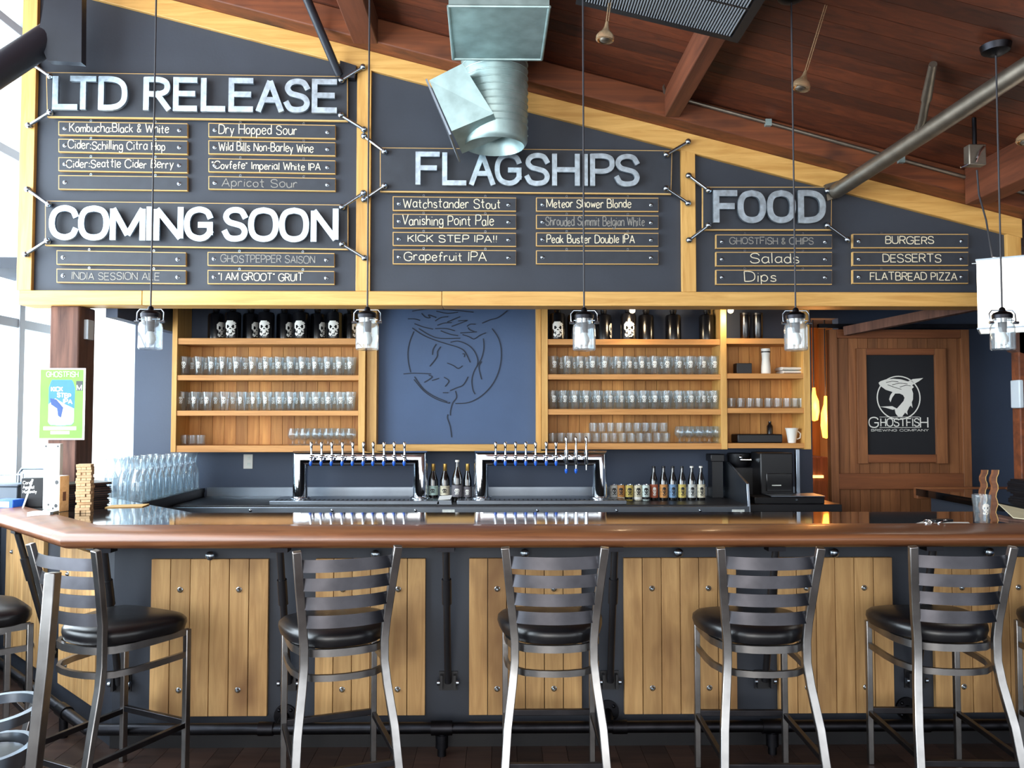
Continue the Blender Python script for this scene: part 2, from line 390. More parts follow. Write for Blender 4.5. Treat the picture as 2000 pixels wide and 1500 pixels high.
MB().prism([(p[0], p[1], 0) for p in bd + bn], (0, 0, 1.01)).build('bar_body', M['barfront'], bar)
YP = YE + .28
MB().box(bd[1][0], bd[2][0], YP - .015, YP, 0, .1).build('toe_kick', M['black'], bar)
zp0, zp1 = Zp(1393, YP), Zp(1089, YP)
def planks(mb, x0, x1, n, y0, y1, z0, z1, gap=.003):
    w = (x1 - x0) / n
    for i in range(n): mb.box(x0 + i * w + gap / 2, x0 + (i + 1) * w - gap / 2, y0, y1 - .003 * (i % 2), z0, z1)
    return mb
def dome(mb, c, r, h, ax): return mb.lathe([(r * 1.25, 0), (r * 1.25, h * .2), (r, h * .3), (r * .8, h * .75), (r * .4, h), (0, h)], c, 12, ax)
for pa, pb, n in ((297, 526, 6), (617, 832, 6), (916, 1136, 6), (1217, 1437, 6), (1516, 1741, 6), (1820, 2040, 6), (2120, 2340, 6)):
    xa, xb = X(pa, YP, 1240), X(pb, YP, 1240)
    pn = planks(MB(), xa, xb, n, YP - .025, YP, zp0, zp1).build('wood_panel', M['panel'], bar, bevel=.002)
    w = (xb - xa) / n
    for bxx in (xa + w * 1.5, xa + w * 4.5):
        for py in (1148, 1342):
            dome(MB(), (bxx, YP - .025, Zp(py, YP)), .011, .014, (0, -1, 0)).build('bolt', M['bolt'], pn)
# wing panel on the 45 degree face
wd_ = Vector((-1, 1, 0)).normalized(); wn = Vector((-1, -1, 0)).normalized()
wc = Vector((bd[1][0], bd[1][1], 0))
def wing_box(mb, s0, s1, z0, z1, d0, d1):
    p = [wc + wd_ * s0 + wn * d0, wc + wd_ * s1 + wn * d0, wc + wd_ * s1 + wn * d1, wc + wd_ * s0 + wn * d1]
    return mb.prism([(q.x, q.y, z0) for q in p], (0, 0, z1 - z0))
for s0, n in ((.16, 6), (1.0, 8)):
    q = MB()
    for i in range(n): wing_box(q, s0 + i * .093, s0 + i * .093 + .09, zp0, zp1, 0, .025)
    pn = q.build('wood_panel', M['panel'], bar, bevel=.002)
    for k in (1.5, n - 1.5):
        for py in (1148, 1342):
            c = wc + wd_ * (s0 + k * .093) + wn * .025
            dome(MB(), (c.x, c.y, Zp(py, YP)), .011, .014, wn).build('bolt', M['bolt'], pn)
def strut(base, d):
    """iron strut from the bar face up to the overhang; d points out of the face"""
    b = Vector(base); d = Vector(d); side = d.cross(Vector((0, 0, 1)))
    z0 = Zp(1328, YP)
    p0 = b + d * .035 + Vector((0, 0, z0)); p1 = b + d * .215 + Vector((0, 0, .985))
    m = MB().cyl(p0, p0.lerp(p1, .62), .017).cyl(p0.lerp(p1, .6), p0.lerp(p1, .78), .023).cyl(p0.lerp(p1, .76), p1, .017)
    st = m.build('support_strut', M['blackmetal'], bar)
    q = MB()
    for e in (-1, 1):
        c = b + side * (e * .032) + Vector((0, 0, z0))
        q.obox(c + d * .022, side * .006, d * .022, Vector((0, 0, .035)))
    q.obox(b + Vector((0, 0, z0)) + d * .005, side * .045, d * .005, Vector((0, 0, .045)))
    q.build('clevis', M['blackmetal'], st)
    for e in (-1, 1):
        c = b + side * (e * .04) + Vector((0, 0, z0)) + d * .036
        MB().cyl(c, c + side * (e * .012), .014, n=10).build('clevis_bolt', M['bolt'], st)
    q = MB().obox(b + d * .2 + Vector((0, 0, .985)), side * .04, d * .035, Vector((0, 0, .012)))
    q.build('top_bracket', M['iron'], st)
for px in (567, 876, 1190, 1490, 1783, 2080): strut((X(px, YP, 1320), YP, 0), (0, -1, 0))
for s in (-.05, .8, 1.9):
    c = wc + wd_ * max(s, .05) + wn * 0
    if s < 0: strut((wc.x + .05, YP, 0), (0, -1, 0)); continue
    strut((c.x, c.y, 0), wn)
for px, py in ((409, 1086), (733, 1083), (1025, 1081), (1326, 1080), (1631, 1080), (1935, 1079)):
    p = at(px, py, YP - .05)
    MB().cyl((p.x, YP, p.z), (p.x, YP - .03, p.z), .008).lathe([(0, 0), (.012, 0), (.022, .012), (.022, .022), (.012, .032), (0, .034)], (p.x, YP - .025, p.z), 14, (0, -1, 0)).build('coat_knob', M['bolt'], bar)
# foot rail
YF = YP - .12; zf = Zp(1421, YF)
fo = (bd[1][0] - .12 * t8, YF)
fr = MB().sweep([(fo[0] - 1.35, fo[1] + 1.35, zf), (fo[0], fo[1], zf), (3.6, YF, zf)], circ(.027, 14))
fr = fr.build('foot_rail', M['iron'], bar)
def collar(c, ax, r=.034, L=.05): 
    c = Vector(c); ax = Vector(ax).normalized(); return MB().cyl(c - ax * L, c + ax * L, r, n=14)
for px in (863, 1508, 2130):
    xx = X(px, YF, 1421)
    q = collar((xx, YF, zf), (1, 0, 0)).cyl((xx, YF, 0), (xx, YF, zf), .021).cyl((xx, YF, zf - .09), (xx, YF, zf - .03), .03); q.build('floor_leg', M['iron'], fr)
for px in (520, 1210, 1800):
    xx = X(px, YF, 1421); collar((xx, YF, zf), (1, 0, 0), .032, .035).build('coupling', M['iron'], fr)
for px, py in ((557, 1398), (1187, 1390), (1772, 1384)):
    p = at(px, py, YP - .01); zz = p.z
    q = MB().cyl((p.x, YP, zz), (p.x, YP - .014, zz), .055, n=18).cyl((p.x, YP, zz), (p.x, YF, zf), .022)
    for k in range(4):
        a = k * math.pi / 2 + .78; q.ball((p.x + .04 * math.cos(a), YP - .016, zz + .04 * math.sin(a)), .009, 8)
    q.build('wall_flange', M['iron'], fr)
for s in (.35, .95):
    c = Vector((fo[0], fo[1], 0)) + wd_ * s
    collar((c.x, c.y, zf), wd_, .034, .05).cyl((c.x, c.y, 0), (c.x, c.y, zf), .021).build('floor_leg', M['iron'], fr)

MB().box(3.09, 3.94, 6.062, 6.12, .99, 1.078).build('end_rail', M['rail'], bar, bevel=.01)
# second post at the right end
pr_ = thing('timber_post', 'timber post at the right edge under the menu wall, small lamp on its side', 'post', (3.6, 5.6, 0)); pr_['kind'] = 'structure'
xr0 = X(1993, 5.55)
MB().box(xr0, xr0 + .2, 5.55, 5.64, 0, hz).build('post_shaft', M['beam'], pr_, bevel=.008)
MB().prism([(xr0 - .12, 5.55, hz - .01), (xr0 + .05, 5.55, hz - .01), (xr0 + .05, 5.55, hz - .32), (xr0 - .02, 5.55, hz - .3), (xr0 - .1, 5.55, hz - .2)], (0, .09, 0)).build('corbel', M['post'], pr_)
MB().box(xr0 - .035, xr0 - .002, 5.5, 5.6, Zp(797, 5.5), Zp(741, 5.5)).build('side_lamp', M['frame'], pr_, bevel=.008)

# ------------------------------------------------------------------ stroke lettering
def gl(s):
    w, rest = s.split(':', 1)
    out = []
    for st in rest.split('|'):
        sm = st.startswith('~'); pts = [tuple(float(v) for v in p.split(',')) for p in st.lstrip('~').split()]
        if sm and len(pts) > 2:
            q = []
            n = len(pts)
            for i in range(n - 1):
                p0 = pts[max(i - 1, 0)]; p1 = pts[i]; p2 = pts[i + 1]; p3 = pts[min(i + 2, n - 1)]
                for k in range(4):
                    t = k / 4
                    q.append(tuple(.5 * ((2 * p1[j]) + (-p0[j] + p2[j]) * t + (2 * p0[j] - 5 * p1[j] + 4 * p2[j] - p3[j]) * t * t + (-p0[j] + 3 * p1[j] - 3 * p2[j] + p3[j]) * t ** 3) for j in (0, 1)))
            q.append(pts[-1]); pts = q
        out.append(pts)
    return float(w), out
GS = {
 'A': '.70:0,0 .35,1 .70,0|.12,.34 .58,.34', 'B': '.58:0,0 0,1|~0,1 .34,1 .5,.88 .5,.65 .34,.53 0,.53|~0,.53 .38,.53 .57,.4 .57,.14 .38,0 0,0',
 'C': '.72:~.72,.76 .63,.92 .38,1 .12,.9 0,.66 0,.34 .12,.1 .38,0 .63,.08 .72,.24', 'D': '.66:~0,1 .28,1 .52,.92 .66,.7 .66,.3 .52,.08 .28,0 0,0|0,0 0,1',
 'E': '.56:.56,1 0,1 0,0 .56,0|0,.52 .5,.52', 'F': '.56:.56,1 0,1 0,0|0,.52 .48,.52',
 'G': '.74:~.72,.76 .63,.92 .38,1 .12,.9 0,.66 0,.34 .12,.1 .38,0 .6,.06 .73,.22|.42,.47 .73,.47 .73,.2', 'H': '.62:0,0 0,1|.62,0 .62,1|0,.5 .62,.5',
 'I': '.08:.04,0 .04,1', 'J': '.5:~.5,1 .5,.2 .35,0 .1,.03 0,.2', 'K': '.6:0,0 0,1|.58,1 0,.4|.2,.58 .6,0', 'L': '.54:0,1 0,0 .54,0', 'M': '.8:0,0 0,1 .4,.1 .8,1 .8,0',
 'N': '.64:0,0 0,1 .64,0 .64,1', 'O': '.74:~.37,1 .12,.92 0,.68 0,.32 .12,.08 .37,0 .62,.08 .74,.32 .74,.68 .62,.92 .37,1', 'P': '.56:0,0 0,1|~0,1 .36,1 .55,.88 .55,.6 .36,.46 0,.46',
 'R': '.6:0,0 0,1|~0,1 .36,1 .56,.88 .56,.62 .36,.5 0,.5|.3,.5 .6,0', 'S': '.62:~.6,.78 .5,.95 .3,1 .1,.93 .02,.75 .12,.58 .32,.51 .52,.43 .61,.25 .53,.06 .3,0 .1,.05 0,.22',
 'T': '.66:0,1 .66,1|.33,1 .33,0', 'U': '.62:~0,1 0,.3 .1,.06 .31,0 .52,.06 .62,.3 .62,1', 'V': '.64:0,1 .32,0 .64,1', 'W': '.9:0,1 .22,0 .45,.8 .68,0 .9,1', 'Y': '.6:0,1 .3,.5 .6,1|.3,.5 .3,0', 'Z': '.58:0,1 .58,1 0,0 .58,0',
 'X': '.6:0,0 .6,1|0,1 .6,0',
 'a': '.46:~.44,.5 .3,.62 .1,.56 0,.3 .1,.04 .28,.02 .44,.2|.45,.62 .44,.1 .5,0', 'b': '.44:0,1 0,0|~0,.3 .12,.58 .32,.6 .44,.32 .32,.03 .1,.03 0,.2', 'c': '.4:~.4,.5 .24,.62 .06,.5 0,.28 .08,.05 .24,0 .4,.12',
 'd': '.46:~.44,.3 .36,.58 .14,.6 0,.3 .12,.03 .34,.03 .44,.25|.45,1 .46,0', 'e': '.44:~0,.32 .42,.38 .36,.58 .18,.62 .02,.45 .02,.18 .14,.01 .3,0 .43,.14', 'f': '.36:~.36,.9 .26,1 .16,.9 .14,.6 .14,0|0,.56 .32,.58',
 'g': '.46:~.44,.5 .3,.62 .08,.54 .02,.3 .12,.08 .3,.08 .44,.3|~.45,.6 .46,-.1 .34,-.3 .1,-.28 .04,-.16', 'h': '.44:0,1 0,0|~0,.35 .16,.6 .36,.58 .43,.4 .44,0', 'i': '.08:.04,.6 .04,0|.03,.82 .05,.86', 'k': '.42:0,1 0,0|.38,.6 0,.28|.12,.36 .42,0',
 'l': '.08:.04,1 .04,0', 'm': '.7:0,.6 0,0|~0,.4 .14,.6 .3,.58 .35,.4 .35,0|~.35,.4 .48,.6 .64,.58 .69,.4 .7,0', 'n': '.44:0,.6 0,0|~0,.38 .16,.6 .36,.58 .43,.4 .44,0', 'o': '.46:~.23,.62 .04,.5 0,.28 .1,.04 .24,0 .4,.08 .46,.32 .4,.54 .23,.62',
 'p': '.44:0,.6 0,-.34|~0,.35 .12,.6 .32,.6 .44,.32 .32,.04 .1,.04 0,.2', 'r': '.32:0,.6 0,0|~0,.36 .1,.56 .22,.62 .32,.54', 's': '.38:~.36,.52 .22,.62 .06,.55 .06,.4 .2,.32 .34,.24 .36,.08 .2,0 0,.08', 't': '.36:.16,.95 .16,.1 .3,0|0,.62 .34,.64',
 'u': '.44:~0,.6 .02,.16 .14,0 .32,.04 .43,.24|.44,.6 .44,0', 'v': '.4:0,.6 .2,0 .4,.6', 'w': '.62:0,.6 .15,0 .31,.5 .47,0 .62,.6', 'x': '.4:0,0 .4,.6|0,.6 .4,0', 'y': '.44:0,.6 .2,.05|.44,.6 .12,-.34', 'z': '.4:0,.6 .4,.6 0,0 .4,0',
 '&': '.5:~.5,0 .1,.65 .12,.92 .3,.95 .34,.75 .05,.35 .05,.08 .25,0 .5,.35', ':': '.1:.05,.46 .05,.58|.05,.06 .05,.18', '"': '.2:.04,1 .02,.8|.16,1 .14,.8', "'": '.08:.04,1 .02,.8', '!': '.08:.04,1 .04,.3|.03,.02 .05,.06', '-': '.3:0,.34 .3,.34', '.': '.08:.03,.0 .05,.04',
 '$': '.5:.05,1 .45,1|.25,1 .25,0|.05,0 .45,0', '0': '.5:~.25,1 .05,.8 0,.5 .05,.2 .25,0 .45,.2 .5,.5 .45,.8 .25,1', '1': '.3:.05,.8 .2,1 .2,0', '2': '.5:~0,.8 .15,1 .4,.95 .45,.7 .3,.4 0,0|0,0 .5,0'}
GLY = {k: gl(v) for k, v in GS.items()}
def lay(text, jit=0.0, gap=.17):
    """strokes of one line, cap height 1, starting at 0; returns width and strokes"""
    x = 0; out = []
    for ch in text:
        if ch == ' ': x += .42; continue
        w, ss = GLY[ch]; dy = random.uniform(-jit, jit); sk = random.uniform(-jit, jit) * .6; sc = 1 + random.uniform(-jit, jit)
        for s in ss: out.append([(x + px * sc + py * sk, py * sc + dy) for px, py in s])
        x += w * sc + gap
    return x - gap, out
def strokes_mesh(mb, strokes, org, ax, ay, hw, depth, n=6, joints=True):
    """flat mitred ribbons of half width hw laid on the plane through org spanned by ax, ay; raised by depth along the normal"""
    ax, ay, org = Vector(ax), Vector(ay), Vector(org); nz = ax.cross(ay).normalized()
    cutup = []
    for s in strokes:
        cur = [s[0]]
        for i in range(1, len(s)):
            cur.append(s[i])
            if i < len(s) - 1:
                u, v = Vector(s[i]) - Vector(s[i - 1]), Vector(s[i + 1]) - Vector(s[i])
                if u.length > 1e-6 and v.length > 1e-6 and u.normalized().dot(v.normalized()) < -.25: cutup.append(cur); cur = [s[i]]
        cutup.append(cur)
    for k, s in enumerate(cutup):
        P = []
        for p in s:
            q = org + ax * p[0] + ay * p[1]
            if not P or (q - P[-1]).length > 1e-5: P.append(q)
        if len(P) < 2: continue
        dep = depth * (1 - .03 * (k % 5)); cl = (P[0] - P[-1]).length < 1e-4 and len(P) > 3
        if cl: P.pop()
        mb.sweep([p + nz * dep * .5 for p in P], rect(hw * 2, dep), up=nz, closed=cl)
    return mb
def write(text, p0, ax, ay, h, width, hw, depth, jit=0.0, gap=.17):
    """text from p0 along unit vectors ax, ay; cap height h; squeezed to width if given"""
    w, ss = lay(text, jit, gap); k = (width / w) if width else h
    return strokes_mesh(MB(), [[(a * k, b * h) for a, b in s] for s in ss], p0, ax, ay, hw, depth)

# ------------------------------------------------------------------ menu signs on the upper wall
YM = YH - .05                                             # face of the hanging boards
def rod(parent, c, w, ymat='bolt'):
    """ball on the sign corner, rod, ball on the trim"""
    a = at(c[0], c[1], YM - .03); b = at(w[0], w[1], YH - .06)
    MB().cyl(a, b, .011).ball(a, .022, 14).ball(b, .022, 14).cyl(b, (b.x, YH - .034, b.z), .013).cyl(a, (a.x, YM, a.z), .013).build('standoff_rod', M['bolt'], parent)
def sign(word, label, tl, tr, bl, br, letters, yl, yr, rods, hwp):
    A, B, Cc, D = at(*tl, YM), at(*tr, YM), at(*br, YM), at(*bl, YM)
    root = thing('menu_heading_sign', label, 'sign', ((A.x + B.x) / 2, YM, D.z), 0, 'metal lettered menu headings')
    MB().prism([A, B, Cc, D], (0, .02, 0)).build('backing_board', M['raw'], root)
    e = .005
    f = Vector((0, -.002, 0))
    MB().prism([A + f + Vector((e, 0, -e)), B + f + Vector((-e, 0, -e)), Cc + f + Vector((-e, 0, e * 1.6)), D + f + Vector((e, 0, e * 1.6))], (0, .003, 0)).build('board_face', M['slat'], root)
    x0, x1 = letters[0][1], letters[-1][2]
    for ch, xa, xb in letters:
        t = (xa - x0) / (x1 - x0); t2 = (xb - x0) / (x1 - x0)
        top = yl[0] + (yr[0] - yl[0]) * t; bot = yl[1] + (yr[1] - yl[1]) * t
        P = at(xa, bot, YM - .03); Q = at(xb, bot + (yr[1] - yl[1]) * (t2 - t), YM - .03); T = at(xa, top, YM - .03)
        w, ss = GLY[ch]; hw = hwp / 290.0 / 2
        W = Q.x - P.x - 2 * hw; H = T.z - P.z - 2 * hw
        tilt = Vector((1, 0, (Q.z - P.z) / max(Q.x - P.x, .01))).normalized()
        if ch == 'I': W = 0
        ss = [[((px / w * W if ch != 'I' else 0) + hw, py * H + hw) for px, py in s] for s in ss]
        # stretch open stroke ends to the outer edge
        strokes_mesh(MB(), [ext(s, hw * .8, ch) for s in ss], P, tilt, (0, 0, 1), hw, .022, 8).build('letter', M['letter'], root)
    for c, w in rods: rod(root, c, w)
    return root
def ext(s, d, ch):
    if len(s) > 2 and s[0] == s[-1]: return s
    o = [Vector(p) for p in s]
    a = (o[0] - o[1]).normalized() * d; b = (o[-1] - o[-2]).normalized() * d
    o[0] = o[0] + a; o[-1] = o[-1] + b
    return [(p.x, p.y) for p in o]
sign('LTD RELEASE', 'menu heading reading LTD RELEASE in raised silver metal letters', (90, 141), (679, 149), (92, 229), (679, 237),
     [('L', 105, 155), ('T', 138, 191), ('D', 194, 250), ('R', 282, 335), ('E', 340, 388), ('L', 394, 443), ('E', 448, 497), ('A', 502, 555), ('S', 556, 607), ('E', 610, 660)],
     (150, 216), (157, 223), [((98, 149), (66, 127)), ((98, 219), (56, 245)), ((666, 157), (709, 131)), ((666, 225), (711, 253))], 10.8)
sign('COMING SOON', 'menu heading reading COMING SOON in raised silver metal letters', (88, 392), (680, 400), (88, 480), (680, 488),
     [('C', 99, 155), ('O', 156, 215), ('M', 217, 286), ('I', 288, 300), ('N', 302, 360), ('G', 362, 418), ('S', 436, 486), ('O', 487, 545), ('O', 547, 604), ('N', 608, 662)],
     (402, 470), (408, 475), [((95, 399), (54, 370)), ((93, 470), (50, 497)), ((668, 405), (710, 377)), ((668, 477), (712, 504))], 11.2)
sign('FLAGSHIPS', 'menu heading reading FLAGSHIPS in dull metal letters below the duct', (742, 288), (1313, 294), (742, 375), (1311, 380),
     [('F', 812, 860), ('L', 864, 912), ('A', 917, 967), ('G', 967, 1019), ('S', 1025, 1074), ('H', 1078, 1132), ('I', 1138, 1150), ('P', 1152, 1199), ('S', 1200, 1249)],
     (298, 363), (303, 366), [((751, 296), (711, 266)), ((751, 363), (711, 390)), ((1301, 302), (1344, 277)), ((1301, 368), (1344, 397))], 9.6)
sign('FOOD', 'menu heading reading FOOD in dark metal letters at the low end', (1372, 365), (1625, 365), (1372, 438 + 12), (1624, 450),
     [('F', 1392, 1440), ('O', 1440, 1494), ('O', 1497, 1552), ('D', 1557, 1610)],
     (373, 437), (373, 437), [((1384, 372), (1345, 343)), ((1384, 440), (1346, 469)), ((1616, 373), (1660, 347)), ((1616, 440), (1655, 468))], 11.7)
def row(text, label, xl, xr, ytl, ytr, ybl, ybr, tx0=None, tx1=None, cap=.55, low=.24, mat='chalk', group='', hooks=True, jit=.05):
    Ym = YH - .03
    A, B, Cc, D = at(xl, ytl, Ym), at(xr, ytr, Ym), at(xr, ybr, Ym), at(xl, ybl, Ym)
    root = thing('menu_strip', label, 'menu strip', ((A.x + B.x) / 2, Ym, D.z), 0, group)
    MB().prism([A, B, Cc, D], (0, .024, 0)).build('strip_board', M['raw'], root)
    f = Vector((0, -.002, 0)); e = .0055
    MB().prism([A + f + Vector((e, 0, -e)), B + f + Vector((-e * .3, 0, -e)), Cc + f + Vector((-e * .3, 0, e)), D + f + Vector((e, 0, e))], (0, .003, 0)).build('strip_face', M['slat'], root)
    tilt = (B - A).normalized(); hh = A.z - D.z
    for u in (.052, .938):
        c = A.lerp(B, u) + Vector((0, -.002, -hh * .5)); dome(MB(), c, .0105, .009, (0, -1, 0)).build('screw_head', M['bolt'], root)
    if hooks:
        for u in (.25, .75):
            c = A.lerp(B, u) + Vector((0, .004, .008))
            MB().sweep([c + Vector((.006 * math.cos(t), 0, .0075 * math.sin(t))) for t in [k * math.pi / 4 for k in range(8)]], circ(.0025, 5), closed=True).build('eye_hook', M['bolt'], root)
    if text:
        p0 = at(tx0, 0, Ym); p1 = at(tx1, 0, Ym); W = X(tx1, Ym, ytl) - X(tx0, Ym, ytl)
        org = A + tilt * (X(tx0, Ym, ytl) - A.x) + Vector((0, -.003, -hh * (1 - low)))
        write(text, org, tilt, (0, 0, 1), hh * cap, W, .0029, .0008, jit).build('chalk_lettering', M[mat], root)
    return root
RN = ['top', 'second', 'third', 'fourth', 'lowest']
def col(group, where, rows, xl, xr):
    n = len(rows)
    for i, (t, ytl, ytr, ybl, ybr, a, b, cap, low, mat, jit) in enumerate(rows):
        pos = 'top' if i == 0 else ('bottom' if i == n - 1 else ORD[i] + ' down')
        lb = ('blank menu strip with two screws, %s in %s' if not t else 'chalk lettered menu strip, %s in %s') % (pos, where)
        row(t, lb, xl[i] if isinstance(xl, list) else xl, xr, ytl, ytr, ybl, ybr, a, b, cap, low, mat, group, True, jit)
c_ = 'chalk'; d_ = 'chalkdim'
col('strips left below the first heading', 'the left column below LTD RELEASE', [
    ('Kombucha:Black & White', 237, 241, 264, 268, 137, 330, .6, .28, c_, .07), ('Cider:Schilling Citra Hop', 271, 275, 297, 302, 134, 323, .62, .26, c_, .08),
    ('Cider:Seattle Cider Berry', 307, 309.5, 334, 338, 131, 339, .58, .28, c_, .08), ('', 342, 345, 370, 373, 0, 0, 0, 0, c_, 0)], 114, 366)
col('strips right below the first heading', 'the right column below LTD RELEASE', [
    ('Dry Hopped Sour', 240, 244.5, 267.6, 271.5, 428, 580, .66, .24, c_, .05), ('Wild Bills Non-Barley Wine', 274, 278, 301, 305, 428, 612, .6, .26, c_, .07),
    ('"Covfefe" Imperial White IPA', 309, 313.5, 336, 340, 414, 626, .52, .26, c_, .06), ('Apricot Sour', 344, 348, 370, 374, 434, 581, .62, .24, d_, .05)], 407, 655)
col('strips left below the second heading', 'the left column below COMING SOON', [
    ('', 488.7, 493, 516.7, 520, 0, 0, 0, 0, c_, 0), ('INDIA SESSION ALE', 524.7, 528, 552, 554.8, 141, 312, .5, .26, d_, .05)], 110.5, 363)
col('strips right below the second heading', 'the right column below COMING SOON', [
    ('GHOSTPEPPER SAISON', 492, 494.5, 519, 521.5, 432, 615, .52, .26, d_, .06), ('"I AM GROOT" GRUIT', 527.3, 529.5, 554.8, 556, 427, 592, .52, .28, c_, .05)], 405.5, 653)
col('strips left below the flagships heading', 'the left column below FLAGSHIPS', [
    ('Watchstander Stout', 383.4, 386, 411.6, 413, 788, 977, .62, .22, c_, .06), ('Vanishing Point Pale', 417.7, 419.6, 446, 447, 786, 964, .66, .24, c_, .06),
    ('KICK STEP IPA!!', 453, 455, 480, 482, 797, 970, .5, .3, c_, .06), ('Grapefruit IPA', 487, 489, 516, 517, 790, 950, .58, .26, c_, .05)], 767, 1008)
col('strips right below the flagships heading', 'the right column below FLAGSHIPS', [
    ('Meteor Shower Blonde', 385.7, 386.3, 413, 413.5, 1068, 1232, .58, .28, c_, .06), ('Shrouded Summit Belgian White', 419.6, 421, 447, 447.5, 1066, 1258, .62, .24, d_, .07),
    ('Peak Buster Double IPA', 454, 455, 481, 481.5, 1068, 1239, .58, .26, c_, .06), ('', 489, 489.5, 516, 516.5, 0, 0, 0, 0, c_, 0)], 1047, 1286)
col('strips left below the food heading', 'the left column below FOOD', [
    ('GHOSTFISH & CHIPS', 458, 458.5, 485.5, 485.5, 1425, 1588, .46, .32, d_, .05), ('Salads', 492, 492, 520, 520, 1465, 1560, .68, .22, c_, .05), ('Dips', 527, 527, 556, 556, 1454, 1515, .66, .22, c_, .05)], 1398, 1625)
col('strips right below the food heading', 'the right column below FOOD', [
    ('BURGERS', 457, 457, 484.5, 484.5, 1729, 1823, .5, .3, c_, .05), ('DESSERTS', 492, 492, 519, 519, 1724, 1837, .56, .26, c_, .05), ('FLATBREAD PIZZA', 527, 527, 554, 554, 1699, 1868, .54, .26, c_, .05)], 1665, 1891)

# ------------------------------------------------------------------ bar stools
def make_stool(label):
    """local frame: origin on the floor, sitter faces +y"""
    t = thing('bar_stool', label, 'bar stool', (0, 0, 0), 0, 'metal ladder back bar stools')
    B = lambda m, n, mat, **k: m.build(n, mat, t, local=True, **k)
    tube = rect(.034, .026)
    for s in (-1, 1):
        pts = [(s * .216, -.33, 0), (s * .207, -.305, .14), (s * .193, -.262, .34), (s * .172, -.216, .5), (s * .163, -.2, .59), (s * .163, -.2, .68), (s * .17, -.205, .76), (s * .187, -.235, .92), (s * .203, -.268, 1.07)]
        B(MB().sweep(pts, tube, up=(0, 1, 0)), 'back_upright', M['stool'], bevel=.003)
        B(MB().sweep([(s * .2, .2, 0), (s * .2, .2, .655)], rect(.026, .026), up=(0, 1, 0)), 'front_leg', M['stool'], bevel=.003)
    for zc in (1.008, .932, .855, .778):
        k = (zc - .76) / .31; hw = .172 + .03 * k - .008; y0 = -.207 - .058 * k
        pts = [(hw * math.sin(a) / math.sin(.9), y0 - .045 * (math.cos(a) - math.cos(.9)) / (1 - math.cos(.9)) + .004, zc) for a in [(-.9 + 1.8 * i / 12) for i in range(13)]]
        B(MB().sweep(pts, rect(.005, .05), up=(0, .15, 1)), 'back_slat', M['slatm'])
    def hoop(z, w, h):
        pts = [(-.2, .2, z), (-.2, .02, z), (-.192, -.07, z), (-.168, -.145, z), (-.12, -.19, z), (-.06, -.208, z), (0, -.213, z)]
        pts += [(-x, y, zz) for x, y, zz in pts[-2::-1]]
        return MB().sweep(pts, rect(w, h))
    B(hoop(.645, .016, .03), 'seat_ring', M['stool'])
    B(hoop(.545, .016, .026), 'brace_ring', M['stool'])
    z = .235
    for s in (-1, 1): B(MB().sweep([(s * .2, .2, z), (s * .2, -.276, z - .01)], rect(.02, .024)), 'foot_rung', M['slatm'], bevel=.002)
    B(MB().sweep([(-.2, .2, z + .01), (.2, .2, z + .01)], rect(.022, .026)), 'foot_rung', M['slatm'], bevel=.002)
    B(MB().sweep([(-.2, -.286, z - .03), (.2, -.286, z - .03)], rect(.02, .024)), 'foot_rung', M['slatm'], bevel=.002)
    # D shaped cushion
    out = []
    N = 40
    for i in range(N):
        a = 2 * math.pi * i / N; c, s_ = math.cos(a), math.sin(a)
        ex = .46 if s_ > 0 else .84
        px = .24 * math.copysign(abs(c) ** ex, c); py = (.215 if s_ > 0 else .225) * math.copysign(abs(s_) ** ex, s_) + .012
        out.append((px * (1 - .2 * min(1, max(0, (.12 - py) / .33))), py))
    lev = [(.0, .655), (.9, .655), (.965, .664), (1.0, .69), (.99, .708), (.93, .722), (.8, .732), (.4, .737), (.0, .738)]
    vs = []; fs = []
    for sc, zz in lev:
        for px, py in out: vs.append((px * max(sc, .001), py * max(sc, .001), zz))
    for r in range(len(lev) - 1):
        for i in range(N): fs.append((r * N + i, r * N + (i + 1) % N, (r + 1) * N + (i + 1) % N, (r + 1) * N + i))
    B(MB().add(vs, fs), 'seat_cushion', M['vinyl'])
    note_kids(t)
    return t
def back_at(pxm, ang, D=3.36):
    """stool origin so that the middle of its back shows at pixel column pxm"""
    x = X(pxm, D, 1070); return (x + math.sin(ang) * -.25, D + .25 * math.cos(ang), 0) if False else (x - .26 * math.sin(ang), D + .26 * math.cos(ang), 0)
st = make_stool('black seated metal bar stool, middle one of the five along the front of the bar')
spots = [(1084, R(0), 3.36, None), (1504, R(-1), 3.34, 'black seated metal bar stool, fourth from the left along the bar front'), (1879, R(-2), 3.36, 'black seated metal bar stool near the right end of the bar front'),
         (680, R(20), 3.34, 'metal bar stool turned slightly left, second from the left along the bar front'), (125, R(-27), 3.40, 'metal bar stool turned toward the window at the bar corner'),
         (2206, R(-3), 3.36, 'bar stool cut off by the right edge, only its seat corner and leg showing')]
for px, an, D, lb in spots:
    loc = back_at(px, an, D)
    if lb is None: st.location = loc; st.rotation_euler = (0, 0, an); WM[st.name] = Matrix.Translation(Vector(loc))
    else: copy_tree(st, loc, an, lb)
copy_tree(st, (-2.44, 3.84, 0), R(-47), 'bar stool at the angled wing, its seat showing beside the corner stool')
copy_tree(st, (-3.02, 4.40, 0), R(-45), 'bar stool farthest back along the angled wing by the window')
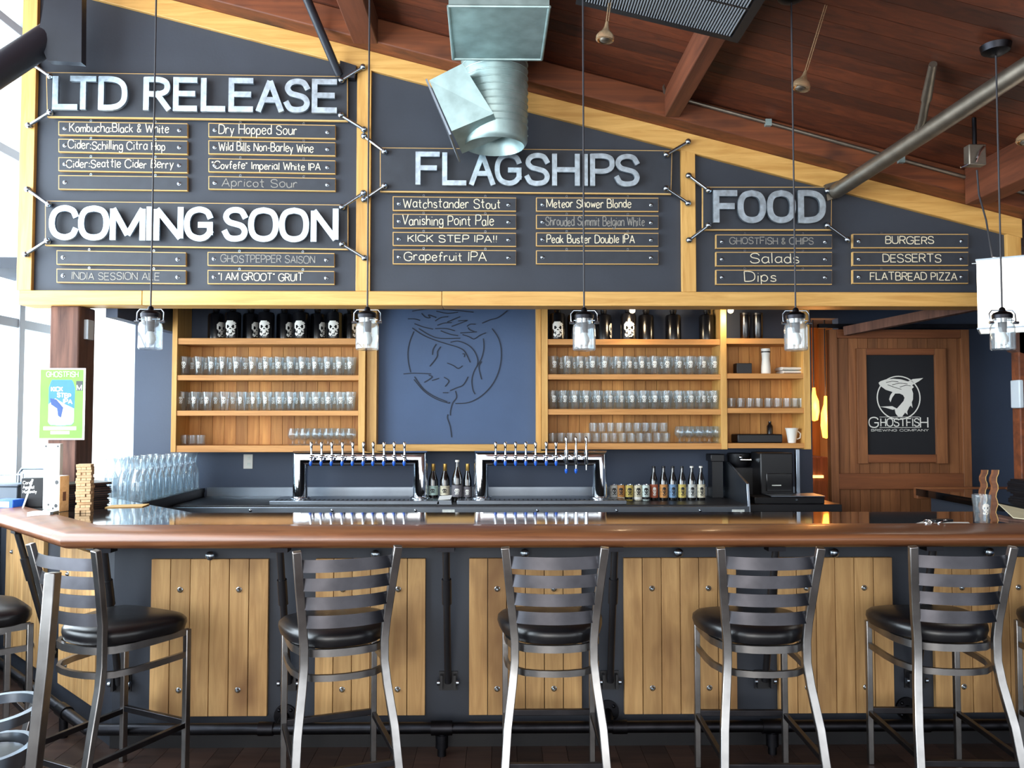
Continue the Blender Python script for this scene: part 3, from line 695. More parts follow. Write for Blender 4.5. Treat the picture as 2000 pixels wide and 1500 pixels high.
# near chair cut off by the left edge
nc = thing('metal_chair', 'nearest steel chair cut off by the left edge, one leaning upright showing', 'chair', (-1.78, 2.72, 0))
u0, u1 = at(104, 1118, 2.66), at(66, 1500, 2.6)
MB().sweep([(u1.x - .02, 2.6, 0), u1, u1.lerp(u0, .5) + Vector((.004, 0, 0)), u0], rect(.034, .044), up=(0, 1, 0)).build('back_upright', M['stool'], nc, bevel=.003)
def ring(cx, cy, z, rx, ry, w, h): return MB().sweep([(cx + rx * math.cos(2 * math.pi * k / 28), cy + ry * math.sin(2 * math.pi * k / 28), z) for k in range(28)], rect(w, h), closed=True)
cc = at(-20, 1400, 2.7)
ring(cc.x, 2.72, Zp(1388, 2.72), .125, .16, .022, .03).build('brace_ring', M['steel'], nc)
ring(cc.x, 2.7, Zp(1470, 2.7), .115, .14, .02, .05).build('seat_ring', M['steel'], nc)
MB().lathe([(0, 0), (.1, 0), (.108, .02), (.1, .034), (0, .04)], (cc.x, 2.7, Zp(1488, 2.7)), 28).build('seat_cushion', M['vinyl'], nc)
for dx, dy in ((-.1, .1), (-.1, -.1), (.09, .11)):
    MB().sweep([(cc.x + dx, 2.7 + dy, 0), (cc.x + dx, 2.7 + dy, Zp(1388, 2.72))], rect(.026, .026)).build('leg', M['stool'], nc)

# ------------------------------------------------------------------ back bar: shelving, panel, counter
def shelf_unit(label, posts, shelves, ybot):
    """posts: pixel columns (left, right); shelves per bay: pixel rows (top, bottom)"""
    xs = [(X(a, YC, 760), X(b, YC, 760)) for a, b in posts]
    root = thing('shelving_unit', label, 'shelves', (xs[0][0], YC, Zp(ybot, YC)), 0)
    zt = 2.6; zb = Zp(ybot, YC)
    for i, (a, b) in enumerate(xs):
        top = zt if i else zt
        MB().box(a, b, YC, YB - .005, zb, top).build('side_panel' if i in (0, len(xs) - 1) else 'divider', M['trimv'], root, bevel=.002)
    for bay, rows in enumerate(shelves):
        xa, xb = xs[bay][1], xs[bay + 1][0]
        for t, b in rows:
            MB().box(xa, xb, YC + .006, YB - .03, Zp(b, YC), Zp(t, YC)).build('shelf', M['shelf'], root, bevel=.002)
        n = max(3, round((xb - xa) / .092))
        planks(MB(), xa, xb, n, YB - .028, YB - .008, Zp(rows[-1][1] - 2, YC), Zp(rows[0][0] + 3, YC)).build('back_planks', M['plank'], root)
    return root
shelf_unit('left fir shelving unit with pint glasses and plank back', [(335, 345), (700, 713)], [[(661, 673), (733, 743), (802, 812), (870, 883)]], 883)
shelf_unit('right fir shelving unit in two bays with plank back', [(1058, 1070), (1408, 1420), (1570, 1583)],
           [[(662, 673), (731, 741), (799, 810), (866, 878)], [(660, 671), (729, 739), (797, 807), (866, 876)]], 878)
ZL = [Zp(y, YC) for y in (661, 733, 802, 870)]; ZR = [Zp(y, YC) for y in (662, 731, 799, 866)]; ZQ = [Zp(y, YC) for y in (660, 729, 797, 866)]
# carved logo panel between the two units
lp = thing('carved_panel', 'slate blue panel with carved fish emblem between the two shelving units', 'wall panel', (X(885, 6.6), 6.62, 1.3))
pxa, pxb = X(719, 6.6, 740), X(1056, 6.6, 740)
MB().box(pxa, pxb, 6.60, 6.64, Zp(869, 6.6), 2.6).build('panel_board', M['panelblue'], lp)
MB().box(X(716, 6.5), X(735, 6.5), 6.5, 6.6, Zp(882, 6.5), 2.6).build('frame_side', M['trimv'], lp)
MB().box(X(1047, 6.5), X(1056.6, 6.5), 6.5, 6.6, Zp(882, 6.5), 2.6).build('frame_side', M['trimv'], lp)
MB().box(X(735.5, 6.5), X(1046.5, 6.5), 6.5, 6.6, Zp(881, 6.5), Zp(868, 6.5)).build('frame_bottom', M['trim'], lp)
M['carve_shade'] = paint('carved_shade_paint', '#1b2434', 0.7, 0.05)  # near-black paint for thin ribs, standing in for shade along the carved relief
def carve(pts, s=.2133, ox=690, oy=580): return [(ox + a * s, oy + b * s) for a, b in pts]
lines = ['555,315 520,400 500,500 505,600 525,690', '560,730 640,840 740,910 860,960', '555,755 650,865 760,935 870,972 878,962', '935,975 1060,965 1180,900 1280,790 1340,650 1355,500 1330,380 1270,290',
 '560,245 640,275 730,295', '600,290 700,350 800,380 980,378', '540,285 640,350 760,400 890,440 960,462 1020,500 1070,600', '890,415 960,405 1050,440 1110,500 1140,580 1130,640', '500,200 560,202 610,215',
 '625,150 660,185 700,190 690,165 760,190', '750,220 800,190 870,180', '770,260 830,240 900,235', '750,290 850,290 930,310', '900,270 980,240 1040,215 960,220', '860,230 930,200 980,180', '980,330 1060,325 1130,320', '1040,270 1070,250 1120,250', '1050,280 1065,300 1110,320', '1000,345 1060,365 1105,385 1160,350 1215,328',
 '1180,240 1250,210 1310,195 1360,165 1410,125', '1190,380 1195,470 1170,570 1110,670 1085,760 1095,850 1115,890', '1175,590 1150,640 1165,720 1175,755', '760,430 730,480 725,530', '800,455 770,500 765,550 700,635', '860,605 920,630 960,655 1000,630', '1000,520 1020,525 1015,550',
 '460,705 560,698 710,705', '690,715 720,735 650,782', '720,765 785,745', '830,735 875,770 840,820', '885,858 950,830 1000,810 1030,770 1050,730', '820,877 870,877', '935,860 945,920 910,970 890,1040 888,1085', '865,1075 862,1110 885,1180 895,1240 900,1285', '540,130 700,110 900,120 1100,140', '800,310 880,340 960,355', '760,130 860,150 960,140']
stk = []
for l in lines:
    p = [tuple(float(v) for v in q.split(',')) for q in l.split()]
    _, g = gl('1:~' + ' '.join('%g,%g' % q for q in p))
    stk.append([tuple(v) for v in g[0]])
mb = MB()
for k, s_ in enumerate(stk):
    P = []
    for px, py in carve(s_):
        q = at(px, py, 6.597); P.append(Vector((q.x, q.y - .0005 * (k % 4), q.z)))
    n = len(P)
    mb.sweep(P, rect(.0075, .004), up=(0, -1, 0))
mb.build('fish_shade_lines', M['carve_shade'], lp)
# raised disc ring of the emblem
rc = at(885 + 15, 690 + 10, 6.6)

# ------------------------------------------------------------------ glassware
def place_row(proto_fn, proto, pxs, Y, z, lab, group, dz=0.0, first=None):
    out = []
    for i, p in enumerate(pxs):
        loc = (X(p, Y, 760), Y + random.uniform(-.012, .012), z)
        lb = lab(i, len(pxs))
        if first is not None and i == 0 and not first.get('used'):
            first['used'] = 1; o = proto; o.location = loc; o['label'] = lb; WM[o.name] = Matrix.Translation(Vector(loc)); o['group'] = group
        else:
            o = copy_tree(proto, loc, random.uniform(-.25, .25), lb); o['group'] = group
        out.append(o)
    return out
def nth(i, n, what):
    if i == 0: return 'leftmost ' + what
    if i == n - 1: return 'rightmost ' + what
    return what.split(' ')[0] + ' ' + ' '.join(what.split(' ')[1:]) + ', ' + ORD[i] + ' from the left'
SKULL = ["..#######...", ".##########.", "############", "###########.", "##..####..##", "##...##...##", "##..####..##", ".####..####.", "..########..", "..#.####.##.", "....####....", ".##.###.###.", ".####...##..", "..##.####..."]
def decal(mask, r0, r1, z0, z1, w, off=.0007):
    """printed mark wrapped on a round wall facing -y; r0, r1 wall radii at z0, z1"""
    m = MB(); H = len(mask); Wd = len(mask[0])
    for j, ln in enumerate(mask):
        for i, c in enumerate(ln):
            if c == '#':
                vs = []
                for di, dj in ((0, 1), (1, 1), (1, 0), (0, 0)):
                    t = 1 - (j + dj) / H; r = r0 + (r1 - r0) * t + off; a = ((i + di) / Wd - .5) * w / r
                    vs.append((r * math.sin(a), -r * math.cos(a), z0 + (z1 - z0) * t))
                m.add(vs, [(0, 1, 2, 3)])
    return m
def make_glass(name, prof, label, cat, group, dec=None, mat='glass', n=18):
    t = thing(name, label, cat, (0, 0, 0), 0, group)
    MB().lathe(prof, n=n).build('glass_body', M[mat], t, local=True)
    if dec: decal(SKULL, *dec).build('printed_logo', M['white'], t, local=True)
    note_kids(t); return t
PINT = [(0, 0), (.029, 0), (.031, .004), (.044, .146), (.0435, .149), (.0415, .148), (.0295, .022), (.026, .016), (0, .014)]
pint = make_glass('pint_glass', PINT, '', 'pint glass', '', (.0355, .0400, .055, .108, .034))
used = {}
L2 = [362, 390, 413, 437, 464, 494, 521, 544, 568, 592, 617, 641, 664, 685]
L3 = [357, 382, 406, 440, 472, 498, 522, 546, 569, 594, 618, 642, 665, 685]
R2 = [1081, 1108, 1133, 1158, 1182, 1207, 1228, 1254, 1279, 1304, 1326, 1348, 1372, 1395]
R3 = [1080, 1101, 1123, 1145, 1167, 1190, 1212, 1234, 1257, 1280, 1303, 1326, 1349, 1371, 1394]
gi = lambda lst: [p for p in lst]
for pxs, z, wh in ((L2, ZL[1], 'upper shelf of left unit'), (L3, ZL[2], 'lower shelf of left unit'), (R2, ZR[1], 'upper shelf of right unit'), (R3, ZR[2], 'lower shelf of right unit')):
    pos = lambda i, n: 'leftmost' if i == 0 else 'rightmost' if i == n - 1 else ORD[i] + ' from left'
    place_row(None, pint, pxs, 6.53, z + .001, lambda i, n: 'printed pint glass, %s, front row, %s' % (pos(i, n), wh), 'pint glasses on the ' + wh, first=used)
    back = [(a + b) / 2 + 2 for a, b in zip(pxs, pxs[1:])]
    place_row(None, pint, back, 6.645, z + .001, lambda i, n: 'pint glass, %s, back row behind the others, %s' % (pos(i, n), wh), 'pint glasses behind on the ' + wh)
SNIF = [(0, 0), (.031, 0), (.032, .004), (.012, .012), (.009, .03), (.02, .042), (.039, .062), (.044, .082), (.04, .105), (.033, .132), (.0315, .132), (.038, .105), (.0415, .082), (.037, .064), (.018, .046), (0, .042)]
snif = make_glass('tulip_glass', SNIF, '', 'tulip glass', '')
us = {}
pos = lambda i, n: 'leftmost' if i == 0 else 'rightmost' if i == n - 1 else ORD[i] + ' from left'
place_row(None, snif, [574, 597, 619, 642, 665, 686], 6.51, ZL[3] + .001, lambda i, n: 'stemmed tulip glass, %s in the front row on the left bottom shelf' % pos(i, n), 'tulip glasses on the left bottom shelf', first=us)
place_row(None, snif, [586, 608, 631, 653, 676], 6.63, ZL[3] + .001, lambda i, n: 'stemmed tulip glass behind the front row, %s on the left bottom shelf' % pos(i, n), 'tulip glasses behind on the left bottom shelf')
place_row(None, snif, [1327, 1346, 1366, 1385, 1400], 6.51, ZR[3] + .001, lambda i, n: 'stemmed tulip glass, %s in the front row on the right bottom shelf' % pos(i, n), 'tulip glasses on the right bottom shelf')
place_row(None, snif, [1336, 1356, 1376, 1395], 6.63, ZR[3] + .001, lambda i, n: 'stemmed tulip glass in back, %s of that row on the right bottom shelf' % pos(i, n), 'tulip glasses behind on the right bottom shelf')
TUMB = [(0, 0), (.030, 0), (.032, .003), (.0345, .078), (.033, .079), (.0305, .012), (0, .010)]
tum = make_glass('taster_glass', TUMB, '', 'small glass', '', n=14)
ut = {}
place_row(None, tum, [362, 378, 394], 6.55, ZL[3] + .001, lambda i, n: 'small taster glass in shade, %s of three on the left bottom shelf' % pos(i, n), 'taster glasses on the left bottom shelf', first=ut)
low = [1079, 1096, 1113, 1130, 1147, 1164, 1181, 1198, 1215, 1232, 1249, 1266, 1283, 1300]
place_row(None, tum, low, 6.52, ZR[3] + .001, lambda i, n: 'small taster glass, %s in the lower layer on the right bottom shelf' % pos(i, n), 'taster glasses in the lower layer')
place_row(None, tum, [1158, 1175, 1192, 1209, 1226, 1243, 1260, 1277, 1294], 6.53, ZR[3] + .0815, lambda i, n: 'small taster glass stacked in the upper layer, %s on the right bottom shelf' % pos(i, n), 'taster glasses stacked in the upper layer')
place_row(None, tum, [1428, 1446, 1464, 1482, 1500, 1518, 1536, 1553, 1566], 6.53, ZQ[2] + .001, lambda i, n: 'short glass, %s in the row on the narrow bay of the right unit' % pos(i, n), 'short glasses in the narrow bay')
# growlers on the top shelves
def make_growler():
    t = thing('growler', '', 'growler', (0, 0, 0), 0, 'black growlers on the top shelves')
    MB().lathe([(0, 0), (.058, 0), (.064, .006), (.064, .19), (.058, .208), (.034, .218), (.024, .222), (.024, .235), (0, .235)], n=24).build('growler_body', M['growler'], t, local=True)
    MB().lathe([(.026, .2355), (.028, .238), (.028, .25), (.024, .254), (0, .254)], n=16).build('cap', M['black'], t, local=True)
    decal(SKULL, .064, .064, .02, .14, .088).build('printed_logo', M['white'], t, local=True)
    note_kids(t); return t
gr = make_growler(); g1 = True
for px, z, rot, lb in [(457, ZL[0], 0, 'black growler with logo facing front, leftmost such on the left top shelf'), (522, ZL[0], 0, 'black growler with logo facing front, second such on the left top shelf'), (590, ZL[0], 0, 'black growler with logo facing front, third such on the left top shelf'), (655, ZL[0], 0, 'black growler with logo facing front, nearest the jar on the left top shelf'),
                       (420, ZL[0], 1.1, 'black growler turned sideways, first from the left on the left top shelf'), (488, ZL[0], 1.1, 'black growler turned sideways, second from left on the left top shelf'), (554, ZL[0], 1.1, 'black growler turned sideways, third from left on the left top shelf'), (619, ZL[0], 1.1, 'black growler turned sideways, fourth from left on the left top shelf'), (683, ZL[0], 1.1, 'black growler turned sideways at the right end of the left top shelf'),
                       (1088, ZR[0], 0, 'black growler with logo facing front at left end of right top shelf'), (1226, ZR[0], 0, 'black growler with logo facing front, mid right top shelf'),
                       (1124, ZR[0], 2.2, 'plain black growler behind the hanging jar on the right top shelf'), (1180, ZR[0], 1.3, 'plain black growler just right of the hanging jar'), (1263, ZR[0], 2.4, 'plain black growler just right of the logo growler on the right shelf'), (1316, ZR[0], 2.4, 'plain black growler second from right on the right top shelf'), (1382, ZR[0], 2.4, 'plain black growler at right end of the right top shelf')]:
    loc = (X(px, 6.56 if rot == 0 else 6.60, 660), 6.53 if rot == 0 else 6.62, z + .001)
    if g1: gr.location = loc; gr['label'] = lb; g1 = False
    else: copy_tree(gr, loc, rot, lb)
# oddments in the narrow bay
def solo(name, label, cat, mb, mat, part=None, group=None, bevel=0.0):
    o = mb.build(name, M[mat] if isinstance(mat, str) else mat, None, bevel=bevel); return tag(o, label, cat, group)
for i, (px, lb) in enumerate(((1455, 'tall dark cylinder on the top shelf, left of two in narrow bay'), (1480, 'tall dark cylinder with bead highlights, right of two in narrow bay'))):
    x = X(px, 6.58, 640); t = thing('tall_canister', lb, 'canister', (x, 6.58, ZQ[0] + .001), 0, 'tall dark canisters')
    MB().lathe([(0, 0), (.038, 0), (.04, .005), (.04, .2), (0, .2)], (x, 6.58, ZQ[0] + .001), 18).build('canister_body', M['growler'], t)
    MB().lathe([(.041, .2), (.042, .203), (.042, .216), (0, .22)], (x, 6.58, ZQ[0] + .001), 18).build('lid', M['black'], t)
t = thing('white_shaker', 'tall white plastic container with dark band on the narrow bay shelf', 'container', (X(1497, 6.55), 6.55, ZQ[1] + .001))
MB().lathe([(0, 0), (.034, 0), (.038, .01), (.036, .06), (.03, .12), (.033, .165), (.036, .2), (.034, .204), (0, .204)], (X(1497, 6.55), 6.55, ZQ[1] + .001), 18).build('container_body', M['white'], t)
MB().lathe([(.0352, .172), (.0368, .172), (.0372, .182), (.0352, .182)], (X(1497, 6.55), 6.55, ZQ[1] + .001), 18).build('dark_band', M['black'], t)
solo('black_box', 'black box standing beside the white container in the narrow bay', 'box', MB().box(X(1440, 6.5), X(1470, 6.5), 6.5, 6.6, ZQ[1] + .001, ZQ[1] + .085), 'black', bevel=.004)
for i, lb in enumerate(('lower folded white towel on the narrow bay shelf', 'upper folded white towel on the narrow bay shelf')):
    q = MB(); x0, x1 = X(1533 - i * 2, 6.5), X(1569, 6.5); z = ZQ[1] + .002 + i * .029
    q.sweep([(x0, 6.6, z + .013), (x1 - .004, 6.6, z + .013)], [(.1 * c, .013 * s_) for c, s_ in [(math.copysign(abs(math.cos(a)) ** .4, math.cos(a)), math.sin(a)) for a in [2 * math.pi * k / 20 for k in range(20)]]])
    solo('folded_towel', lb, 'towel', q, 'white', group='folded towels')
x = X(1546, 6.52)
t = thing('white_cup', 'tilted white cup at the right end of the bottom narrow shelf', 'cup', (x, 6.52, ZQ[3] + .001))
MB().lathe([(0, 0), (.03, 0), (.045, .1), (.052, .118), (.049, .118), (.042, .1), (.028, .006), (0, .006)], (x, 6.52, ZQ[3] + .001), 20).build('cup_body', M['white'], t)
MB().sweep([(x + .04, 6.52, ZQ[3] + .03), (x + .066, 6.52, ZQ[3] + .04), (x + .07, 6.52, ZQ[3] + .075), (x + .047, 6.52, ZQ[3] + .095)], circ(.005, 8)).build('handle', M['white'], t)
solo('black_tray', 'shallow black tray on the bottom shelf of the narrow bay', 'tray', MB().box(X(1440, 6.5), X(1528, 6.5), 6.5, 6.68, ZQ[3] + .001, ZQ[3] + .07), 'black', bevel=.008)
solo('dark_bottle', 'small dark bottle standing behind the black tray', 'bottle', MB().lathe([(0, 0), (.025, 0), (.025, .13), (.012, .15), (.012, .17), (0, .17)], (X(1503, 6.71), 6.706, ZQ[3] + .001), 14), 'growler')

# puck lamps above the right unit
for px, lb in ((1235, 'small round white lamp above the wide bay of the right shelves'), (1427, 'small round white lamp above the narrow bay divider')):
    c = at(px, 606, 6.38); t = thing('puck_lamp', lb, 'lamp', (c.x, c.y, c.z), 0, 'small round lamps under the soffit')
    MB().ball(c, .024, 16).build('lamp_globe', emit('lamp_globe_glow', '#fff3dc', 2.0), t)
    MB().cyl((c.x, c.y, c.z + .015), (c.x, c.y, 2.62), .012).build('lamp_stem', M['black'], t)
    l = bpy.data.lights.new('shelf_lamp', 'POINT'); l.energy = 5; l.color = (1, .74, .45); l.shadow_soft_size = .05
    lo = bpy.data.objects.new('lamp_light', l); COL.objects.link(lo); lo.parent = t; lo.location = (0, -.02, -.05)

# ------------------------------------------------------------------ back counter
ZC = .955
bc = thing('back_counter', 'black and stainless back counter below the taps and shelves', 'counter', (0, 6.3, 0))
XR_ = 2.52
xl, xrr = -2.39, X(1462, 6.0)
MB().box(xl, XR_, 6.04, YB - .02, .9, ZC).build('counter_top', M['blackmetal'], bc, bevel=.004)
MB().box(xl, XR_, 6.1, YB - .02, 0, .9).build('cabinet_body', M['black'], bc)
MB().box(X(300, 6.0, 995), xrr, 6.0, 6.04, Zp(1004, 6.0), Zp(990, 6.0)).build('front_rail', M['steel'], bc, bevel=.003)
for px in (489, 649, 812, 1050, 1205, 1368):
    p = at(px, 997, 5.998); dome(MB(), p, .009, .008, (0, -1, 0)).build('rail_bolt', M['bolt'], bc)
MB().box(xl, XR_ - .1, YB - .018, YB - .004, ZC, Zp(951, YB)).build('backsplash', M['steel'], bc)
sp = X(1459, 6.0)
MB().prism([(sp, YB - .02, ZC), (sp, YB - .02, 1.24), (sp, 6.55, 1.24), (sp, 6.03, 1.11), (sp, 6.0, .9), (sp, 6.05, .9)], (.02, 0, 0)).build('end_splash', M['steel'], bc, bevel=.003)
for px, py in ((1442, 999), (876, 999)):
    p = at(px, py, 5.997); MB().box(p.x - .045, p.x + .045, 5.994, 5.999, p.z - .014, p.z + .014).build('maker_plate', M['label'], bc)
lg = thing('glass_ledge', 'dark raised side ledge carrying the row of glass carafes', 'ledge', (-2.5, 6.1, 0))
MB().box(-2.98, -2.41, 5.52, YB - .01, .99, 1.02).build('ledge_top', M['blackmetal'], lg)
MB().box(-2.97, -2.415, 5.54, YB - .01, 0, .99).build('ledge_body', M['black'], lg)
CAR = [(0, 0), (.044, 0), (.047, .006), (.047, .13), (.042, .165), (.027, .2), (.024, .222), (.03, .262), (.041, .292), (.0395, .292), (.028, .262), (.0225, .222), (.0255, .2), (.0405, .163), (.0455, .128), (.045, .012), (0, .01)]
car = make_glass('glass_carafe', CAR, '', 'carafe', '', mat='jar'); uc = False
for j, (xx, n) in enumerate(((-2.465, 10), (-2.575, 9), (-2.69, 7))):
    for i in range(n):
        loc = (xx, 5.62 + i * .112 + j * .05, 1.0205); lb = 'clear flared glass carafe, %s from the front in the %s row on the ledge' % (ORD[i], ('inner', 'middle', 'window side')[j])
        if not uc: car.location = loc; car['label'] = lb; car['group'] = 'carafes on the side ledge'; uc = True
        else: copy_tree(car, loc, 0, lb)['group'] = 'carafes on the side ledge'
# tap towers
def tower(label, pa, pb, taps, tall):
    Y = 6.25; z0 = Zp(978, Y) + .0; z0 = .986; zt = Zp(895, Y); xa, xb = X(pa, Y, 900), X(pb, Y, 900)
    t = thing('tap_tower', label, 'beer tap tower', ((xa + xb) / 2, Y, z0))
    MB().sweep([(xa, Y, z0 + .004), (xa, Y, zt), (xb, Y, zt), (xb, Y, z0 + .004)], circ(.056, 24), up=(0, 1, 0)).build('tower_pipe', M['chrome'], t)
    for x in (xa, xb): MB().lathe([(0, 0), (.078, 0), (.078, .006), (.06, .012), (.056, .012)], (x, Y, z0), 24).build('base_flange', M['chrome'], t)
    for i, p in enumerate(taps):
        yt = Y - .115; x = X(p, yt, 890); tl = i in tall
        z = Zp(892, yt) 
        m = MB().cyl((x, Y - .05, z), (x, yt, z), .012).ball((x, yt, z), .016, 12)
        if tl: m.cyl((x, yt, z + .05), (x, yt, z - .06), .017, .012).cyl((x, yt, z - .06), (x, yt, z - .1), .007)
        else: m.cyl((x, yt, z), (x, yt - .015, z - .045), .010, .008)
        tp_ = m.build('tap', M['chrome'], t)
        zz = z + (.05 if tl else .012)
        MB().lathe([(0, 0), (.008, 0), (.007, .02), (.010, .06), (.012, .078), (.012, .092), (.006, .1), (0, .1)], (x, yt, zz), 12).build('tap_handle', M['chrome'], tp_)
        zc = z - (.1 if tl else .042)
        if not (tl and i == len(taps) - 1):
            MB().lathe([(0, -.026), (.006, -.024), (.012, -.012), (.013, 0), (.009, .01), (0, .01)], (x, yt - (.0 if tl else .015), zc), 12).build('spout_cap', M['blue'], tp_)
    return t
tower('left chrome tap tower with ten taps and blue spout caps', 587, 821, [608, 628, 648, 669, 689, 710, 729, 750, 770, 790], ())
tower('right chrome tap tower, its last three taps taller', 940, 1171, [968, 987, 1007, 1027, 1046, 1067, 1086, 1106, 1125, 1145], (7, 8, 9))
def dtray(label, pa, pb):
    Y = 6.06; xa, xb = X(pa, Y, 985), X(pb, Y, 985)
    t = thing('drip_tray', label, 'drip tray', ((xa + xb) / 2, 6.2, ZC))
    MB().box(xa, xb, Y, 6.42, ZC, .984).build('tray_body', M['steel'], t, bevel=.003)
    q = MB(); n = 34
    for i in range(n):
        x = xa + .03 + (xb - xa - .06) * i / n; q.box(x, x + .011, Y + .03, 6.16, .9842, .9862)
    q.build('drip_grate', M['blackmetal'], t); return t
dtray('stainless drip tray under the left tap tower', 526, 858)
dtray('stainless drip tray under the right tap tower', 892, 1224)
t = thing('order_pad', 'crumpled white ticket and steel clip between the two drip trays', 'ticket', (X(872, 6.1), 6.1, ZC))
x = X(870, 6.08)
MB().prism([(x - .06, 6.06, ZC + .001), (x + .05, 6.06, ZC + .001), (x + .045, 6.06, ZC + .03), (x - .05, 6.06, ZC + .034)], (0, .05, 0)).build('steel_clip', M['steel'], t)
MB().add([(x - .05, 6.05, ZC + .036), (x + .04, 6.05, ZC + .04), (x + .05, 6.13, ZC + .062), (x - .045, 6.13, ZC + .055), (x - .05, 6.05, ZC + .038), (x + .04, 6.05, ZC + .042), (x + .05, 6.13, ZC + .064), (x - .045, 6.13, ZC + .057)], [(3, 2, 1, 0), (4, 5, 6, 7), (0, 1, 5, 4), (1, 2, 6, 5), (2, 3, 7, 6), (3, 0, 4, 7)]).build('paper_ticket', M['paper'], t)
# bottles and cans
def bottle(name, label, cat, px, Y, z, h, r, neck, lab, cap, capname, group, nk=.36):
    x = X(px, Y, 940); t = thing(name, label, cat, (x, Y, z), 0, group)
    c = (x, Y, z)
    MB().lathe([(0, 0), (r * .94, 0), (r, .006), (r, h * (1 - nk) * .88), (r * .85, h * (1 - nk)), (neck * 1.25, h * (1 - nk * .6)), (neck, h * (1 - nk * .4)), (neck, h * .97), (0, h * .97)], c, 18).build('bottle_glass', M['bottle'], t)
    MB().lathe([(neck * 1.04, h * (.80 if capname == 'foil' else .95)), (neck * 1.15, h * (.81 if capname == 'foil' else .955)), (neck * 1.15, h), (0, h)], c, 14).build(capname, M[cap] if isinstance(cap, str) else cap, t)
    if lab:
        z0, z1, m = lab; q = MB().lathe([(r + .0008, h * z0), (r + .0012, h * z0), (r + .0012, h * z1), (r + .0008, h * z1)], c, 18); q.build('label', m, t)
        decal(SKULL, r + .0006, r + .0006, h * (z0 + .06), h * (z1 - .08), r * .9).build('label_print', M['black'] if m.name not in ('printed_label_grey', 'printed_label_red') else M['white'], t, local=True)
        if name == 'beer_bottle': MB().lathe([(neck * 1.12, h * .79), (neck * 1.32, h * .74), (neck * 1.36, h * .74), (neck * 1.16, h * .79)], c, 14).build('neck_label', m, t)
    return t
LB = {k: paint('printed_label_' + k, c, .55, .35, 70.0) for k, c in dict(pale='#c9d8d4', teal='#a9c4bf', grey='#6d6a70', red='#a9583c', blue='#6a8db0', orange='#c58a4a', yellow='#c7b25e', cream='#cfc8b0', white='#c4c8c6').items()}
zt_ = .9875
bottle('wine_bottle', 'dark wine bottle with gold foil and pale teal label, leftmost of four', 'bottle', 846, 6.3, ZC + .001, .285, .037, .0135, (.17, .42, LB['teal']), 'gold', 'foil', 'large bottles between the towers')
bottle('wine_bottle', 'dark wine bottle with gold foil and cream label, second of four', 'bottle', 869, 6.3, ZC + .001, .285, .037, .0135, (.17, .42, LB['cream']), 'gold', 'foil', 'large bottles between the towers')
bottle('wine_bottle', 'tallest dark bottle with white cap and grey print between the towers', 'bottle', 893, 6.28, ZC + .001, .315, .041, .014, (.12, .4, LB['grey']), 'white', 'cap', 'large bottles between the towers')
bottle('wine_bottle', 'slim dark bottle with gold cap beside the right tap tower', 'bottle', 913, 6.3, ZC + .001, .285, .033, .0135, (.12, .4, LB['grey']), 'gold', 'foil', 'large bottles between the towers')
for px, l, c, w in ((1277, 'red', 'black', 'red and blue label, leftmost of six'), (1296, 'orange', 'black', 'orange label, second of six'), (1314, 'blue', 'black', 'blue grey label, third of six'), (1332, 'yellow', 'black', 'yellow label, fourth of six'), (1351, 'white', 'white', 'white label and white cap, fifth of six'), (1369, 'cream', 'white', 'cream label and white cap, rightmost of six')):
    b_ = bottle('beer_bottle', 'dark beer bottle with %s on the back counter' % w, 'bottle', px, 6.36, ZC + .001, .262, .031, .0125, (.08, .47, LB[l]), c, 'crown_cap', 'beer bottles on the back counter')
def can(px, l, w):
    Y = 6.32; x = X(px, Y, 960); c = (x, Y, ZC + .001); t = thing('beer_can', 'printed beer can, %s on the back counter' % w, 'can', c, 0, 'cans on the back counter')
    MB().lathe([(0, .004), (.024, 0), (.032, .012), (.032, .11), (.027, .12)], c, 18).build('can_body', LB[l], t)
    MB().lathe([(.0275, .12), (.028, .123), (.025, .124), (.024, .119), (0, .119)], c, 18).build('can_lid', M['chrome'], t)
    MB().lathe([(.0324, .012), (.0327, .012), (.0327, .03), (.0324, .03)], c, 18).build('label_band', M['growler'] if px % 2 else M['white'], t)
    decal(SKULL, .032, .032, .045, .1, .034).build('printed_logo', M['black'], t, local=True)
for px, l, w in ((1195, 'white', 'white, beside the right tower leg'), (1212, 'orange', 'orange, second from left of five'), (1229, 'yellow', 'yellow, middle of five'), (1246, 'cream', 'cream, second from right of five'), (1261, 'pale', 'pale green, next to the bottles')): can(px if px > 1200 else 1199, l, w)
# till area
t = thing('receipt_machine', 'black till machine behind the stainless end splash', 'till', (X(1500, 6.3), 6.3, ZC))
MB().box(X(1484, 6.3), X(1548, 6.3), 6.3, 6.55, ZC, Zp(885, 6.3)).build('screen_back', M['black'], t, bevel=.01)
MB().box(X(1494, 6.3), X(1544, 6.3), 6.28, 6.3, Zp(960, 6.3), Zp(925, 6.3)).build('screen_cover', M['growler'], t, bevel=.004)
p = at(1508, 948, 6.279); MB().box(p.x, p.x + .07, 6.277, 6.28, p.z - .004, p.z + .004).build('maker_name', M['label'], t)
t = thing('cash_drawer', 'black cash drawer with steel top tray beside the passage', 'cash drawer', (X(1555, 6.1), 6.1, ZC))
MB().box(X(1470, 6.1), X(1606, 6.1), 6.08, 6.28, ZC, ZC + .05).build('drawer_box', M['black'], t, bevel=.005)
MB().box(X(1500, 6.1), X(1604, 6.1), 6.05, 6.28, ZC + .055, ZC + .062).build('steel_tray', M['steel'], t)
MB().cyl((X(1553, 6.08), 6.082, ZC + .03), (X(1553, 6.08), 6.072, ZC + .03), .008).build('lock', M['bolt'], t)
t = thing('card_printer', 'squat black printer between the bottles and the till', 'printer', (X(1420, 6.6), 6.62, ZC))
